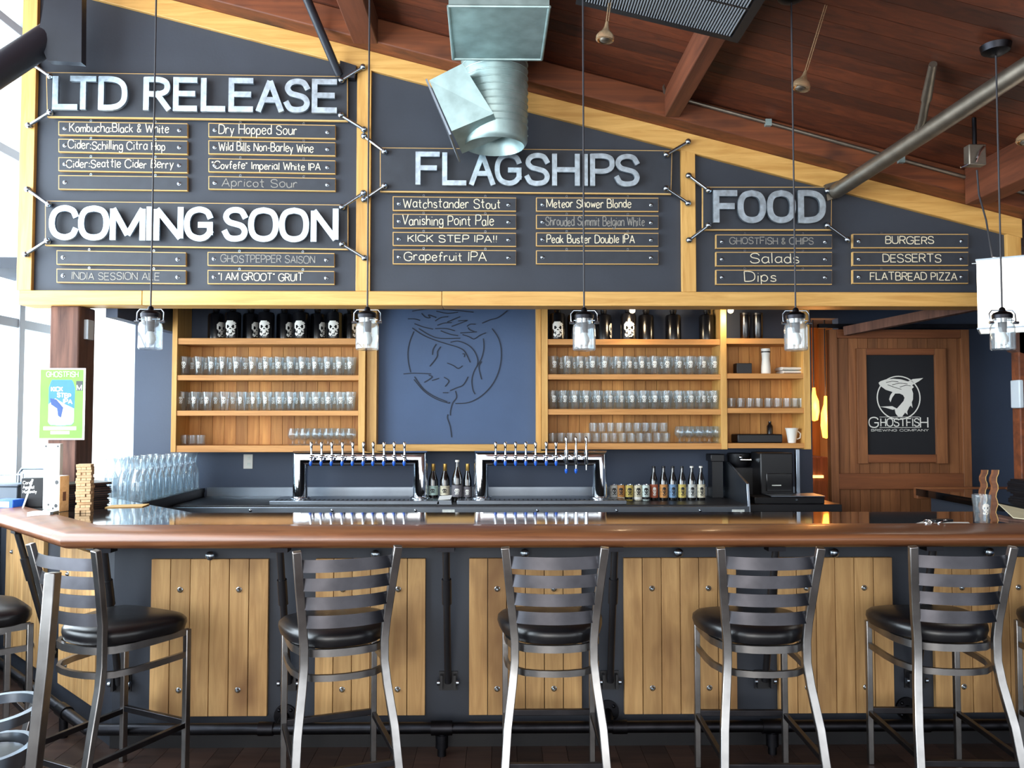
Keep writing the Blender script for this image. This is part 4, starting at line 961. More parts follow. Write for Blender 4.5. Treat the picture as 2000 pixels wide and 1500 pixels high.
MB().prism([(X(1385, 6.6), 6.56, 1.241), (X(1412, 6.6), 6.56, 1.241), (X(1412, 6.6), 6.56, 1.3), (X(1385, 6.6), 6.56, 1.3)], (0, .16, 0)).build('printer_body', M['black'], t, bevel=.006)
MB().box(X(1388, 6.6), X(1409, 6.6), 6.57, 6.7, ZC, 1.241).build('printer_stand', M['black'], t)
solo('steel_post', 'slim steel post at the right end of the back counter', 'post', MB().box(X(1554, 6.3), X(1561, 6.3), 6.3, 6.34, ZC, Zp(878, 6.3)), 'steel', bevel=.002)
t = thing('espresso_grinder', 'dark grinder with chrome fittings under the narrow shelf bay', 'machine', (X(1450, 6.5), 6.55, ZC))
xg = X(1450, 6.5)
MB().box(xg - .09, xg + .1, 6.5, 6.7, ZC, 1.2).lathe([(.07, 1.2), (.09, 1.24), (.095, 1.31), (0, 1.31)], (xg, 6.6, 0), 18).build('machine_body', M['black'], t, bevel=.006)
MB().cyl((xg - .02, 6.5, 1.26), (xg + .06, 6.47, 1.26), .012).ball((xg - .02, 6.49, 1.28), .016, 10).build('chrome_fitting', M['chrome'], t)
t = thing('wall_outlet', 'white double wall outlet below the left shelving unit', 'outlet', (X(486, YB), YB, 1.2))
MB().box(X(477, YB), X(495, YB), YB - .006, YB, Zp(915, YB), Zp(887, YB)).build('cover_plate', M['white'], t, bevel=.002)
for py in (895, 907):
    p = at(486, py, YB - .007); MB().box(p.x - .012, p.x + .012, YB - .009, YB - .006, p.z - .013, p.z + .013).build('socket', M['label'], t)

# ------------------------------------------------------------------ barn door and passage
dr = thing('barn_door', 'sliding plank barn door with black brewery sign in its frame', 'barn door', (X(1757, 6.6), 6.6, 0))
YD = 6.6
dx = lambda p: X(p, YD, 800); dz = lambda p: Zp(p, YD)
x0, x1 = dx(1619), dx(1891)
planks(MB(), x0, x1, 14, YD, YD + .04, .03, dz(643)).build('plank_panel', M['door'], dr)
for a, b, c, d, v in ((1619, 1634, 643, 1290, 1), (1876, 1892, 643, 1290, 1), (1634, 1876, 643, 660, 0), (1634, 1876, 925, 956, 0)):
    MB().box(dx(a), dx(b), YD - .03, YD - .001, dz(d) if d < 1200 else .03, dz(c)).build('door_rail' if not v else 'door_stile', M['doorh'] if not v else M['door'], dr, bevel=.003)
sf = [(1672, 1691, 680, 906, 1), (1824, 1846, 680, 906, 1), (1691, 1824, 680, 693, 0), (1691, 1824, 888, 904, 0)]
for a, b, c, d, v in sf:
    MB().box(dx(a), dx(b), YD - .03, YD - .001, dz(d), dz(c)).build('sign_frame', M['door'] if v else M['doorh'], dr, bevel=.003)
M['signblack'] = paint('sign_black_paint', '#14151a', .75, .08)
sg = MB().box(dx(1689), dx(1825), YD - .012, YD - .002, dz(889), dz(691)).build('sign_panel', M['signblack'], dr)
M['growler2'] = M['growler']
Ys = YD - .0125
def z2(pts): return [at(1550 + a * .3, 600 + b * .3, Ys) for a, b in pts]
def poly_up(pts, d=.003, y=0.0):
    P = [Vector((p.x, Ys - y, p.z)) for p in z2(pts)]; return MB().prism(P, (0, -d, 0))
body = [(553, 492), (565, 482), (600, 470), (650, 466), (700, 470), (745, 484), (775, 468), (843, 461), (815, 482), (790, 496), (770, 508), (782, 520), (768, 532), (777, 560), (776, 600), (768, 620), (774, 655), (762, 640), (752, 650), (738, 680), (742, 700), (725, 686), (706, 712), (680, 712), (664, 692), (658, 664), (645, 668), (600, 655), (560, 648), (640, 644), (672, 660), (690, 640), (716, 610), (722, 590), (712, 572), (690, 562), (660, 562), (640, 590), (630, 618), (622, 600), (630, 572), (644, 552), (600, 538), (572, 518), (558, 505)]
poly_up(body).build('fish_emblem', M['white'], sg)
cc = z2([(683, 590)])[0]; rr = (z2([(822, 590)])[0] - cc).x
arc = [(cc.x + rr * math.cos(a), Ys - .002, cc.z + rr * math.sin(a)) for a in [2 * math.pi * k / 56 for k in range(56)]]
MB().sweep(arc, rect(.009, .002), up=(0, -1, 0), closed=True).build('emblem_ring', M['white'], sg)
for k, l in enumerate((((600, 490), (640, 482), (680, 486)), ((640, 505), (690, 494), (740, 500)), ((690, 520), (730, 508), (760, 512)), ((610, 505), (650, 520), (700, 535)))):
    P = [Vector((p.x, Ys - .0038, p.z)) for p in z2(l)]
    MB().sweep(P, rect(.004, .001), up=(0, -1, 0)).build('fin_line', M['growler'], sg)
def sgn(txt, a, b, yb, cap, hw, name):
    P = z2([(a, yb)])[0]; Q = z2([(b, yb)])[0]; T = z2([(a, yb - cap)])[0]
    write(txt, (P.x, Ys, P.z), (1, 0, 0), (0, 0, 1), T.z - P.z, Q.x - P.x, hw, .0015).build(name, M['white'], sg)
sgn('G', 492, 552, 783, 66, .0045, 'sign_letter'); sgn('HOSTFIS', 568, 818, 775, 50, .004, 'sign_letters'); sgn('H', 826, 874, 783, 66, .0045, 'sign_letter')
sgn('BREWING COMPANY', 506, 878, 808, 14, .0012, 'sign_subtitle')
for yy in (715, 783):
    P = z2([(560, yy), (820, yy)]); MB().box(P[0].x, P[1].x, Ys - .0015, Ys, P[0].z - .002, P[0].z + .002).build('sign_rule', M['white'], sg)
# sliding door track
MB().box(dx(1600), dx(1930), YD - .02, YD + .02, dz(640), dz(632)).build('door_track', M['iron'], dr)
t = thing('wooden_brace', 'dark wooden brace slanting under the menu wall above the barn door', 'brace', at(1780, 620, 6.0))
MB().sweep([at(1652, 647, 6.5), at(1945, 589, 5.62)], rect(.07, .07)).build('brace_bar', M['post'], t)
# passage lamps and oven
for px, py, h, lb in ((1590, 790, .3, 'amber glass hanging lamp in the passage, left of two'), (1613, 815, .38, 'brighter amber hanging lamp in the passage, right of two')):
    c = at(px, py, 7.3); t = thing('amber_lamp', lb, 'lamp', (c.x, c.y, c.z), 0, 'amber lamps in the passage')
    MB().lathe([(0, -h / 2), (.03, -h / 2 + .01), (.045, -h * .2), (.04, h * .1), (.018, h * .3), (.012, h * .5), (0, h * .5)], c, 14).build('lamp_glass', M['amber'], t)
    MB().cyl((c.x, c.y, c.z + h * .5), (c.x, c.y, 2.5), .006).build('lamp_cord', M['cord'], t)
    l = bpy.data.lights.new('amber_lamp_light', 'POINT'); l.energy = 9; l.color = (1, .5, .16); l.shadow_soft_size = .06
    lo = bpy.data.objects.new('lamp_light', l); COL.objects.link(lo); lo.parent = t; lo.location = (0, -.12, 0)
t = thing('pass_shelf', 'dark serving box with a warm lit shelf in the passage', 'cabinet', (X(1590, 7.6), 7.6, 0))
MB().box(X(1555, 7.6), X(1616, 7.6), 7.6, 7.95, 0, Zp(893, 7.6)).build('cabinet_body', M['post'], t, bevel=.01)
MB().box(X(1560, 7.58), X(1606, 7.58), 7.57, 7.6, Zp(934, 7.58), Zp(929, 7.58)).build('lit_strip', emit('lit_strip_glow', '#ffb060', 4.0), t)

# ------------------------------------------------------------------ jar pendants
def pendant(px, pyb, label):
    Y = 3.85; c = at(px, pyb, Y); x, z = c.x, c.z; t = thing('jar_pendant', label, 'pendant lamp', (x, Y, z), 0, 'glass jar pendant lamps over the bar')
    J = [(0, .004), (.048, 0), (.054, .006), (.054, .105), (.05, .122), (.041, .13), (.041, .152), (.039, .152), (.039, .131), (.048, .121), (.0515, .104), (.0515, .008), (0, .008)]
    MB().lathe(J, (x, Y, z), 26).build('glass_jar', M['jar'], t)
    MB().lathe([(.036, .15), (.044, .152), (.045, .168), (.038, .178), (.016, .186), (.012, .2), (.006, .205), (0, .205)], (x, Y, z), 22).build('jar_lid', M['iron'], t)
    MB().cyl((x, Y, z + .15), (x, Y, z + .085), .02, .018, 14).build('bulb_socket', M['black'], t)
    MB().lathe([(0, -.03), (.016, -.026), (.025, -.008), (.024, .006), (.014, .026), (.012, .034), (0, .034)], (x, Y, z + .055), 16).build('frosted_bulb', M['bulb'], t)
    MB().sweep([(x - .046, Y - .01, z + .128), (x - .062, Y - .005, z + .14), (x - .062, Y, z + .175), (x - .05, Y, z + .19), (x + .05, Y, z + .19), (x + .062, Y, z + .175), (x + .062, Y - .005, z + .14), (x + .046, Y - .01, z + .128)], circ(.0028, 8), up=(0, 1, 0)).build('wire_bail', M['bolt'], t)
    q = MB()
    for s in (-1, 1): q.cyl((x + s * .05, Y - .012, z + .13), (x + s * .07, Y - .012, z + .13), .007, n=8)
    q.cyl((x - .05, Y - .012, z + .142), (x + .05, Y - .012, z + .142), .0025, n=6); q.build('bail_clamp', M['bolt'], t)
    top = deck(x) - .015
    MB().cyl((x, Y, z + .2), (x, Y, top - .05), .0042, n=8).build('cord', M['cord'], t)
    MB().lathe([(0, -.05), (.03, -.048), (.062, -.03), (.07, 0), (0, .03)], (x, Y, top), 18).build('ceiling_canopy', M['iron'], t)
for px, py, lb in ((293, 683, 'jar pendant lamp farthest left, hanging in front of the bright window'), (717, 684, 'jar pendant lamp beside the left end of the carved panel'), (1141, 685, 'jar pendant lamp in front of the right shelving unit, left bay'), (1555, 685, 'jar pendant lamp in front of the narrow shelf bay'), (1959, 684, 'jar pendant lamp in front of the white box shade')): pendant(px, py, lb)
# box shade at the right
t = thing('box_shade_lamp', 'large white rectangular hanging shade at the right edge', 'lamp', at(1960, 570, 4.7))
A, B = at(1907, 508, 4.72), at(2110, 480, 4.45)
za, zb = A.z, at(1911, 642, 4.72).z
dv = (B - A); dv.z = 0; nv = Vector((-dv.y, dv.x, 0)).normalized() * .32
q = MB(); base = [A, A + dv, A + dv + nv, A + nv]
for i in range(4):
    p, p2 = base[i], base[(i + 1) % 4]; o_ = (p2 - p).normalized(); n_ = Vector((-o_.y, o_.x, 0)) * .006
    q.prism([(p.x, p.y, zb), (p2.x, p2.y, zb), (p2.x + n_.x, p2.y + n_.y, zb), (p.x + n_.x, p.y + n_.y, zb)], (0, 0, za - zb))
q.build('lamp_shade', M['shade'], t)
for zz in (za, zb): MB().sweep([(p.x, p.y, zz) for p in base], circ(.006, 6), closed=True).build('shade_edge', M['frame'], t)
mid = (base[0] + base[2]) / 2
cpts = [at(1908, 332, 4.62), at(1912, 380, 4.66), at(1926, 430, 4.7), at(1938, 502, 4.74)]
MB().sweep([(A.x + .03, A.y + .1, za), (mid.x, mid.y, za)], circ(.005, 6)).sweep([cpts[-1], Vector((mid.x, mid.y, za))], circ(.005, 6)).build('shade_spider', M['bolt'], t)
MB().sweep(cpts, circ(.005, 8)).build('cord', M['cord'], t)
p = at(1906, 300, 4.6)
MB().box(p.x - .05, p.x + .05, 4.58, 4.64, p.z - .07, p.z + .05).build('ceiling_bracket', M['pipe'], t, bevel=.006)
MB().sweep([(p.x - .02, 4.57, p.z - .06), (p.x + .0, 4.56, p.z), (p.x + .03, 4.57, p.z + .03)], circ(.008, 8)).cyl((p.x - .09, 4.6, p.z - .08), (p.x + .02, 4.6, p.z - .03), .006).build('clamp_hook', M['chrome'], t)
MB().cyl((p.x, 4.61, p.z), (p.x, 4.61, deck(p.x)), .012).build('bracket_stem', M['iron'], t)

# ------------------------------------------------------------------ ceiling fittings
du = thing('air_duct', 'galvanised duct drop with round pipe and tilted side outlet', 'duct', at(965, 60, 4.7))
P = [at(876, 12, 4.26), at(1073, 12, 4.26), at(1058, 118, 4.9), at(885, 118, 4.9)]
for p in P: p.z = P[0].z
up_ = [Vector((p.x, p.y, deck(p.x) + .02)) for p in P]
MB().add(P + up_, [(0, 1, 2, 3), (7, 6, 5, 4), (0, 4, 5, 1), (1, 5, 6, 2), (2, 6, 7, 3), (3, 7, 4, 0)]).build('duct_box', M['galv'], du)
q = MB()
for i in range(4): q.cyl(P[i], P[(i + 1) % 4], .009, n=8)
q.build('seam_flange', M['galv'], du)
Ypp = 5.12; pc = at(966, 118, Ypp); pz = at(966, 283, Ypp).z; rp_ = .209
m = MB().lathe([(rp_, deck(pc.x) + .02 - pz), (rp_, .02), (rp_ - .01, .0), (rp_ * .9, -.012), (rp_ * .75, .05), (rp_ * .72, .1), (0, .1)], (pc.x, Ypp, pz), 32)
m.build('round_pipe', M['galv'], du)
k = 0; zz = pz + .06
while zz < pc.z + .04:
    ring_ = [(pc.x + (rp_ + .001) * math.cos(a), Ypp + (rp_ + .001) * math.sin(a), zz + .045 * (a / (2 * math.pi)) ) for a in [2 * math.pi * j / 36 for j in range(37)]]
    MB().sweep(ring_, circ(.004, 6)).build('spiral_seam', M['galv'], du); zz += .045 * 1.0; k += 1
    if k > 12: break
# tilted square outlet
ax = Vector((-.91, -.12, .40 - .82)).normalized()
c0 = at(900, 182, Ypp - .13)
A1, A2, A3, A4 = at(838, 157, 4.88), at(903, 124, 4.84), at(964, 222, 4.84), at(882, 256, 4.88)
dn = Vector((.05, .3, -.04))
MB().add([A1, A2, A3, A4, A1 + dn, A2 + dn, A3 + dn, A4 + dn], [(0, 1, 2, 3), (7, 6, 5, 4), (0, 4, 5, 1), (1, 5, 6, 2), (2, 6, 7, 3), (3, 7, 4, 0)]).build('side_outlet', M['galv'], du)
fl_ = [A1 + Vector((-.012, -.004, .01)), A4 + Vector((-.002, -.004, -.02)), A4 + dn + Vector((-.01, 0, -.05)), A1 + dn + Vector((-.012, 0, 0))]
MB().prism(fl_, (A1 - A2).normalized() * .012).build('outlet_flange', M['steel'], du)

hp = thing('ceiling_heater', 'black louvred heater panel hung below the ceiling deck', 'heater', at(1300, 40, 4.0))
ha, hb = at(1124, 8, 3.98), at(1441, 84, 3.98)
def hbox(mb, u0, u1, y0, y1, d0, d1):
    p, q_ = ha.lerp(hb, u0), ha.lerp(hb, u1); up = Vector((-(hb - ha).z, 0, (hb - ha).x)).normalized()
    vs = []
    for d in (d0, d1):
        for b_, yy in ((p, y0), (q_, y0), (q_, y1), (p, y1)): vs.append((b_.x + up.x * d, yy, b_.z + up.z * d))
    return mb.add(vs, [(3, 2, 1, 0), (4, 5, 6, 7), (0, 1, 5, 4), (1, 2, 6, 5), (2, 3, 7, 6), (3, 0, 4, 7)])
hbox(MB(), 0, 1, 2.7, 3.98, .012, .06).build('heater_casing', M['black'], hp)
q = MB()
for y0, y1 in ((2.7, 2.74), (3.94, 3.98)): hbox(q, 0, 1, y0, y1, 0, .012)
for u0, u1 in ((0, .05), (.95, 1)): hbox(q, u0, u1, 2.7, 3.98, -.001, .013)
q.build('casing_rim', M['black'], hp)
q = MB()
for i in range(54):
    u = .055 + .89 * i / 54; hbox(q, u, u + .007, 2.74, 3.94, .002, .012)
q.build('louvre_slats', M['louvre'], hp)
q = MB()
for yy in (3.0, 3.33, 3.66): hbox(q, .05, .95, yy, yy + .012, 0, .004)
q.build('cross_bar', M['black'], hp)
q = MB()
for u in (.1, .9):
    for yy in (2.9, 3.85):
        c = ha.lerp(hb, u); q.cyl((c.x, yy, c.z + .06), (c.x, yy, deck(c.x)), .008, n=8)
q.build('hanger_rod', M['iron'], hp)

def brace(name, label, a, b, r, mat, plate=None):
    t = thing(name, label, 'steel brace', b)
    MB().cyl(a, b, r, n=20).build('brace_tube', M[mat], t)
    if plate: MB().prism(plate, (0, .06, 0)).build('end_plate', M[mat], t)
    return t
brace('steel_brace', 'thin dark diagonal brace ending beside the LTD RELEASE heading', at(594, -15, 5.12), at(662, 146, 5.43), .028, 'pipedark', [at(664, 118, 5.43), at(696, 128, 5.43), at(692, 152, 5.43), at(664, 150, 5.43)])
brace('steel_brace', 'long pale diagonal pipe rising right from the FOOD heading', at(2040, 108, 3.8), at(1632, 374, 5.42), .05, 'pipe', [at(1612, 360, 5.43), at(1640, 352, 5.43), at(1650, 380, 5.43), at(1616, 392, 5.43)])
brace('steel_brace', 'thick dark tube and gusset in the upper left corner', at(-30, 156, 5.0), at(98, 72, 5.3), .09, 'pipedark', [at(74, 72, 5.2), at(86, 4, 5.2), at(84, -40, 5.2), at(160, -40, 5.2), at(159, 122, 5.2), at(92, 118, 5.2)])
t = thing('conduit', 'thin grey conduit running along the ceiling beam to the right', 'conduit', at(1300, 180, 5.28))
cp = [at(1332, 74, 4.6), at(1312, 125, 4.95), at(1297, 165, 5.22), at(1299, 180, 5.28), at(1310, 188, 5.285), at(1500, 240, 5.285), at(1760, 312, 5.285), at(2010, 380, 5.285)]
MB().sweep(cp, circ(.013, 10)).build('conduit_pipe', M['pipe'], t)
q = MB()
for i in (5, 6):
    c = cp[i]; q.box(c.x - .02, c.x + .02, 5.27, 5.302, c.z - .022, c.z + .022)
q.build('pipe_strap', M['galv'], t)
t = thing('sprinkler_pipe', 'short vertical pipe stub from the ceiling to the pale brace', 'pipe', at(1798, 255, 4.55))
a, b = at(1797, 258, 4.62), at(1823, 122, 4.12); b.z = min(b.z, deck(b.x) + .01)
MB().cyl(a, a.lerp(b, .62), .022).cyl(a.lerp(b, .5), a.lerp(b, .98), .028, .02).build('pipe_stub', M['pipe'], t)
MB().cyl(a, a.lerp(b, .08), .032).build('pipe_collar', M['pipe'], t)
def bell(label, px, py, wx, wy, Y=3.9):
    c = at(px, py, Y); s = 1 / 410.0; t = thing('bell_spotlight', label, 'spotlight', c, 0, 'small brass bell spotlights')
    ax = (at(wx, wy, Y) - c).normalized()
    if ax.z < .2: ax = Vector((0, 0, 1))
    MB().lathe([(.036, 0), (.044, .004), (.045, .02), (.036, .036), (.02, .05), (.011, .07), (.007, .095), (0, .1)], c, 20, ax).build('bell_shade', M['brass'], t)
    MB().ball(c + ax * .008, .026, 14, .5).build('bulb_face', M['pipe'], t)
    tp_ = c + ax * .098; k_ = (deck(c.x) - tp_.z) / max(ax.z, .1); e = tp_ + ax * max(k_, .02)
    q = MB().cyl(tp_ + Vector((-.004, 0, 0)), e + Vector((-.004, 0, 0)), .0025, n=6).cyl(tp_ + Vector((.006, 0, 0)), e + Vector((.006, 0, 0)), .0025, n=6)
    q.build('stem_wire', M['brass'], t)
bell('small brass bell spotlight below the louvred heater', 1181, 80, 1191, 0)
bell('small brass bell spotlight on a slanting wire right of the heater', 1563, 174, 1616, 0)
bell('small brass bell spotlight at the right edge near the pale pipe', 2003, 280, 2020, 200)

# ------------------------------------------------------------------ things on the bar
EPS = .0006
zb_ = ZT + EPS
pt = thing('poster', 'green poster with a blue drink can on the timber post', 'poster', at(120, 790, 5.5))
Yp = 5.505
pz_ = lambda p: Zp(p, Yp, 120); pX = lambda p: X(p, Yp, 790)
MB().box(pX(74), pX(166), Yp, Yp + .004, pz_(859), pz_(719)).build('poster_sheet', M['paper'], pt)
PM = lambda n, c: paint('poster_' + n, c, .6, .08, 8.0)
def pbox(n, m, a, b, c, d, k=1): return MB().box(pX(a), pX(b), Yp - .0006 * k, Yp - .0006 * (k - 1), pz_(d), pz_(c)).build(n, m, pt)
pbox('green_ground', PM('green', '#6cc038'), 78, 162, 722, 856)
canp = [(99, 745), (101, 742), (139, 742), (142, 746), (146, 758), (145, 825), (141, 830), (120, 832), (99, 830), (95, 825), (95, 757)]
MB().prism([(pX(a), Yp - .0006, pz_(b)) for a, b in canp], (0, -.0006, 0)).build('printed_can', PM('can_blue', '#2f74c8'), pt)
MB().prism([(pX(a), Yp - .0012, pz_(b)) for a, b in [(95, 790), (108, 778), (128, 790), (145, 798), (145, 824), (141, 829), (120, 831), (99, 829), (95, 824)]], (0, -.0006, 0)).build('can_white_area', PM('can_white', '#eef2f0'), pt)
def ptxt(txt, a, b, yb, cap, hw, mat='white', n='poster_text', dy=0):
    return write(txt, (pX(a), Yp - .002, pz_(yb)), Vector((1, 0, dy)).normalized(), (0, 0, 1), pz_(yb - cap) - pz_(yb), pX(b) - pX(a), hw, .0004).build(n, M[mat] if isinstance(mat, str) else mat, pt)
PW = PM('pale_text', '#c9efae')
ptxt('GHOSTFISH', 90, 152, 736, 10, .003, PW); ptxt('KICK', 100, 122, 764, 8, .0035); ptxt('STEP', 112, 138, 775, 8, .0035, dy=-.1); ptxt('IPA', 124, 141, 787, 8, .0035, dy=-.1)
pbox('caption_bar', PM('caption', '#e6f7d8'), 86, 150, 833, 840, 2); pbox('caption_bar', PM('caption_two', '#e6f7d8'), 100, 137, 842, 848, 2)
MB().prism([(pX(a), Yp - .0018, pz_(b)) for a, b in [(98, 778), (110, 780), (124, 796), (120, 816), (114, 812), (112, 798), (100, 790)]], (0, -.0006, 0)).build('can_blue_figure', PM('can_navy', '#1b3f7a'), pt)
pbox('badge', M['black'], 148, 161, 744, 763, 2); ptxt('M', 150, 159, 762, 10, .0025)
# tower of blocks
tx, ty, ang = X(165, 4.6, 1000), 4.6, R(14)
LV = ORD + ['seventeenth', 'eighteenth']
bp = None
for lv in range(18):
    for k in range(3):
        if (lv, k) in ((13, 1), (3, 0)): continue
        off = (k - 1) * .0255; a = ang + (math.pi / 2 if lv % 2 else 0)
        j = random.uniform(-.004, .004)
        loc = (tx + off * math.cos(a) - j * math.sin(a) + random.uniform(-.002, .002), ty + off * math.sin(a) + j * math.cos(a), zb_ + lv * .0149)
        lb = 'pale wooden block, %s in the %s layer from the bottom of the tower' % (('front', 'middle', 'back')[k] if lv % 2 else ('left', 'middle', 'right')[k], LV[lv])
        if bp is None:
            bp = tag(MB().box(-.0122, .0122, -.0375, .0375, 0, .0144).build('wooden_block', M['block'], None, bevel=.0012), lb, 'wooden block', 'stacked blocks of the tower game'); bp.location = loc; bp.rotation_euler = (0, 0, a)
        else:
            c = bp.copy(); COL.objects.link(c); c.location = loc; c.rotation_euler = (0, 0, a); c['label'] = lb
# boxes beside it
def rbox(name, label, cat, c, w, d, h, rz, mat, bevel=.002, group=None):
    t = thing(name, label, cat, c, rz, group); return t, MB().box(-w / 2, w / 2, -d / 2, d / 2, 0, h).build('box_body', M[mat], t, local=True, bevel=bevel)
xa = X(102, 4.62, 1000)
t, b = rbox('game_box', 'white upright game box with black spots and a bare wood side', 'box', (xa, 4.66, zb_), .1, .07, .2, R(-14), 'paper')
MB().box(.0502, .052, -.034, .034, .002, .198).build('wood_side', M['block'], t, local=True)
for x_, z_, r_ in ((.032, .165, .012), (.03, .035, .011), (-.02, .04, .006), (.01, .02, .006)):
    MB().lathe([(0, 0), (r_, 0), (r_, .0008), (0, .0008)], (x_, -.0352, z_), 14, (0, -1, 0)).build('black_spot', M['black'], t, local=True)
MB().box(.0522, .053, -.012, .012, .06, .11).build('side_print', M['post'], t, local=True)
MB().lathe([(0, 0), (.014, 0), (.014, .0008), (0, .0008)], (-.02, -.0353, .02), 14, (0, -1, 0)).build('green_spot', PM('leaf', '#9fd89a'), t, local=True)
t, b = rbox('table_sign', 'tall blank white sign standing behind the game box', 'sign', (X(102, 4.78, 1000), 4.78, zb_), .098, .03, .375, R(-6), 'paper')
for x_ in (-.036, .036): MB().lathe([(0, 0), (.006, 0), (.006, .001), (0, .001)], (x_, -.0152, .36), 12, (0, -1, 0)).build('black_dot', M['black'], t, local=True)
t, b = rbox('card_box', 'black card game box with white title beside the white sign', 'box', (X(68, 4.9, 990), 4.9, zb_), .13, .06, .17, R(8), 'black')
for i, w in enumerate(('Cards', 'Against', 'Humanity')): write(w, (-.055, -.0305, .135 - i * .026), (1, 0, 0), (0, 0, 1), .018, .05 + .012 * i, .0018, .0005).build('title_print', M['white'], t, local=True)
t, b = rbox('blue_card_pack', 'small blue printed box lying near the left edge of the bar', 'box', (X(30, 4.86, 990), 4.8, zb_), .13, .09, .055, R(-12), 'blue', .004)
MB().box(-.02, .04, -.0458, -.0452, .012, .045).build('pale_print', M['label'], t, local=True)
t, b = rbox('white_card_box', 'flat white box with a black end on the bar before the game box', 'box', (X(84, 4.42, 1005), 4.42, zb_), .13, .07, .026, R(6), 'paper')
MB().box(.05, .0655, -.0355, .0355, -.0002 + .0006, .0265).build('black_end', M['black'], t, local=True)
q = MB(); a, b = at(44, 986, 4.72), at(64, 936, 4.76); a.z = zb_ + .004
solo('white_stick', 'thin white stick leaning on the black card box', 'stick', MB().cyl(a, b, .005, n=8), 'paper')
# caddies by the window end of the wing
t = thing('grey_caddy', 'grey plastic table caddy at the far left of the bar', 'caddy', (X(14, 5.15), 5.15, zb_))
cx_ = X(12, 5.15)
MB().box(cx_ - .11, cx_ + .11, 5.1, 5.24, zb_, zb_ + .1).box(cx_ - .12, cx_ + .12, 5.09, 5.25, zb_ + .1, zb_ + .115).build('caddy_body', M['framed'], t, bevel=.006)
MB().sweep([(cx_ - .1, 5.17, zb_ + .11), (cx_ - .1, 5.17, zb_ + .17), (cx_ + .1, 5.17, zb_ + .17), (cx_ + .1, 5.17, zb_ + .11)], circ(.006, 8), up=(0, 1, 0)).build('carry_handle', M['steel'], t)
t = thing('steel_napkin_holder', 'steel napkin holder with curved back behind the black card box', 'napkin holder', (X(60, 5.2), 5.2, zb_))
cx_ = X(62, 5.25)
MB().sweep([(cx_ - .1, 5.3, zb_ + .012), (cx_ - .1, 5.3, zb_ + .17), (cx_ - .08, 5.3, zb_ + .2), (cx_ + .08, 5.3, zb_ + .2), (cx_ + .1, 5.3, zb_ + .17), (cx_ + .1, 5.3, zb_ + .012)], circ(.009, 8), up=(0, 1, 0)).build('wire_frame', M['steel'], t)
MB().box(cx_ - .09, cx_ + .09, 5.295, 5.305, zb_ + .02, zb_ + .18).build('back_sheet', M['steel'], t)
MB().box(cx_ - .1, cx_ + .1, 5.26, 5.36, zb_, zb_ + .014).build('base_plate', M['framed'], t)
# stacked dark menus on the wing
mp = None
for i in range(9):
    loc = (-2.64 + random.uniform(-.015, .015), 5.16 + random.uniform(-.02, .02), zb_ + i * .0135); rz = R(-40) + random.uniform(-.12, .12)
    lb = 'dark menu folder, %s from the bottom of the stack near the post' % ORD[i]
    if mp is None:
        mp = thing('menu_folder', lb, 'menu', loc, rz, 'stacked dark menus near the post')
        MB().box(-.11, .11, -.16, .16, 0, .0035).box(-.11, .11, -.16, .16, .0095, .013).box(-.11, -.107, -.16, .16, .0035, .0095).build('cover', M['black'], mp, local=True)
        MB().box(-.105, .107, -.155, .155, .0036, .0094).build('pages', M['post'], mp, local=True); note_kids(mp)
    else: copy_tree(mp, loc, rz, lb)
solo('paper_slips', 'loose pale paper slips on the bar beside the block tower', 'paper', MB().add([(-2.3, 4.82, zb_), (-2.1, 4.86, zb_), (-2.12, 5.0, zb_), (-2.32, 4.95, zb_), (-2.3, 4.82, zb_ + .004), (-2.1, 4.86, zb_ + .004), (-2.12, 5.0, zb_ + .006), (-2.32, 4.95, zb_ + .004)], [(3, 2, 1, 0), (4, 5, 6, 7), (0, 1, 5, 4), (1, 2, 6, 5), (2, 3, 7, 6), (3, 0, 4, 7)]), 'raw')
# right end of the bar
xg = X(1918, 4.0, 1028)
copy_tree(pint, (xg, 4.0, zb_), 0, 'empty pint glass on the bar beside the wavy wooden paddles')['group'] = 'pint glass on the bar'
def wavy(label, px0, py0, py1, Y, rz):
    b = at(px0, py1, Y); x = b.x; h = at(px0, py0, Y).z - zb_; L_, R_ = [], []
    for i in range(15):
        z = zb_ + h * i / 14; o_ = .006 * math.sin(i * 1.5) + .010 * (i / 14) ** 2; L_.append((x - .012 + o_, Y, z)); R_.append((x + .012 + o_, Y, z))
    t = thing('wavy_paddle', label, 'wooden paddle', (x, Y, zb_), 0, 'wavy red brown wooden paddles')
    MB().prism(L_ + R_[::-1], (0, .018, 0)).build('paddle_board', M['rail'], t)
    q = MB().prism([(a[0] + .0005, Y - .001, a[2]) for a in R_] + [(a[0] + .004, Y - .001, a[2]) for a in R_[::-1]], (0, .018, 0)); q.build('pale_edge', M['raw'], t)
wavy('wavy red brown wooden paddle, left of two at the right end of bar', 1921, 918, 1008, 4.32, 0)
wavy('wavy red brown wooden paddle, right of two at the right end of bar', 1942, 918, 1028, 4.04, 0)
t = thing('clipboard', 'white paper on a board lying on the bar left of the pint glass', 'clipboard', atz(1830, 1026, zb_))
Q = [atz(1772, 1030, zb_), atz(1905, 1031, zb_), atz(1890, 1021.5, zb_), atz(1800, 1020.5, zb_)]
MB().prism(Q, (0, 0, .004)).build('board', M['black'], t)
MB().prism([q_ + Vector((0, 0, .0042)) + (Vector((0, .006, 0)) if i < 2 else Vector((0, -.006, 0))) for i, q_ in enumerate(Q)], (0, 0, .0015)).build('paper_sheet', M['paper'], t)
t = thing('key_bunch', 'dark glasses and keys lying on the white paper', 'keys', atz(1830, 1022, zb_ + .006))
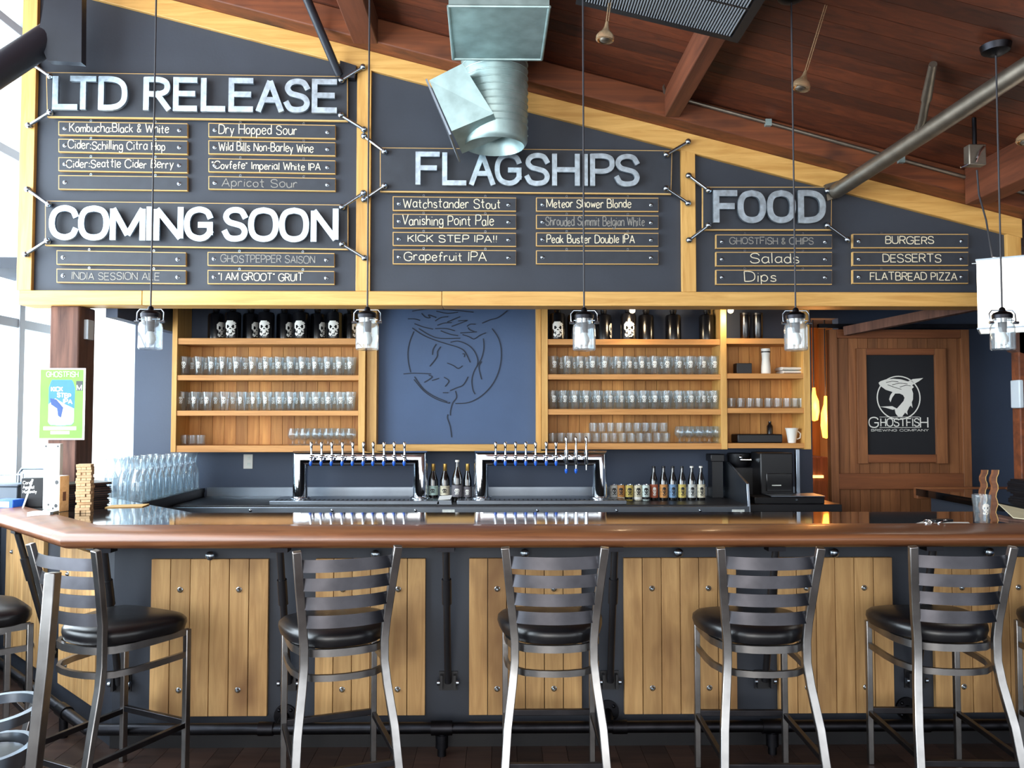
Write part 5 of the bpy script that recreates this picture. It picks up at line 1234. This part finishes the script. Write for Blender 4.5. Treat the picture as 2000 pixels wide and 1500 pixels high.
c = atz(1832, 1024, zb_ + .007)
q = MB()
for i, (dx_, dy_) in enumerate(((-.05, .0), (-.02, .02), (.01, .0), (.035, .015))): q.sweep([(c.x + dx_ + .016 * math.cos(a), c.y + dy_ + .016 * math.sin(a), c.z + .012 + .008 * math.sin(a + i)) for a in [2 * math.pi * k / 12 for k in range(12)]], circ(.003, 6), closed=True)
q.build('metal_rings', M['chrome'], t)
MB().obox(c + Vector((.03, .02, .016)), (.05, .01, 0), (-.004, .018, 0), (0, 0, .007)).build('glasses_case', M['black'], t, bevel=.004)
t = thing('open_booklet', 'cream open booklet propped at the right end of the bar', 'booklet', at(1980, 1000, 4.3))
P1, P2, P3, P4 = at(1950, 985, 4.42), at(2010, 998, 4.4), at(2010, 1027, 4.1), at(1979, 1012, 4.18)
for p in (P3, P4): p.z = zb_ + .012
MB().prism([P1, P2, P3, P4], (0, 0, .004)).build('cream_page', paint('cream_page', '#e9e2bf', .7, .05), t)
MB().prism([(P4.x - .04, P4.y - .02, zb_), (P3.x, P3.y - .02, zb_), (P3.x, 4.42, zb_), (P4.x - .04, 4.42, zb_)], (0, 0, .01)).build('cover', M['post'], t)
mp2 = None
for i in range(10):
    loc = (3.36 + random.uniform(-.012, .012), 5.05 + random.uniform(-.015, .015), zb_ + i * .0135)
    copy_tree(mp, loc, random.uniform(-.08, .08), 'dark menu folder, %s from the bottom of the stack at the right' % ORD[i])['group'] = 'stacked dark menus at the right'
dark_t = make_glass('dark_tumbler', [(0, 0), (.028, 0), (.03, .004), (.036, .13), (.034, .13), (.027, .01), (0, .01)], '', 'tumbler', 'smoky tumblers on the right menu stack', mat='jar', n=16)
for i, (px, lb) in enumerate(((1962, 'smoky glass tumbler, left of three on the right menu stack'), (1973, 'smoky glass tumbler, middle of three on the right menu stack'), (1985, 'smoky glass tumbler, right of three on the right menu stack'))):
    loc = (3.30 + i * .078, 5.06, zb_ + .136)
    if i == 0: dark_t.location = loc; dark_t['label'] = lb
    else: copy_tree(dark_t, loc, 0, lb)
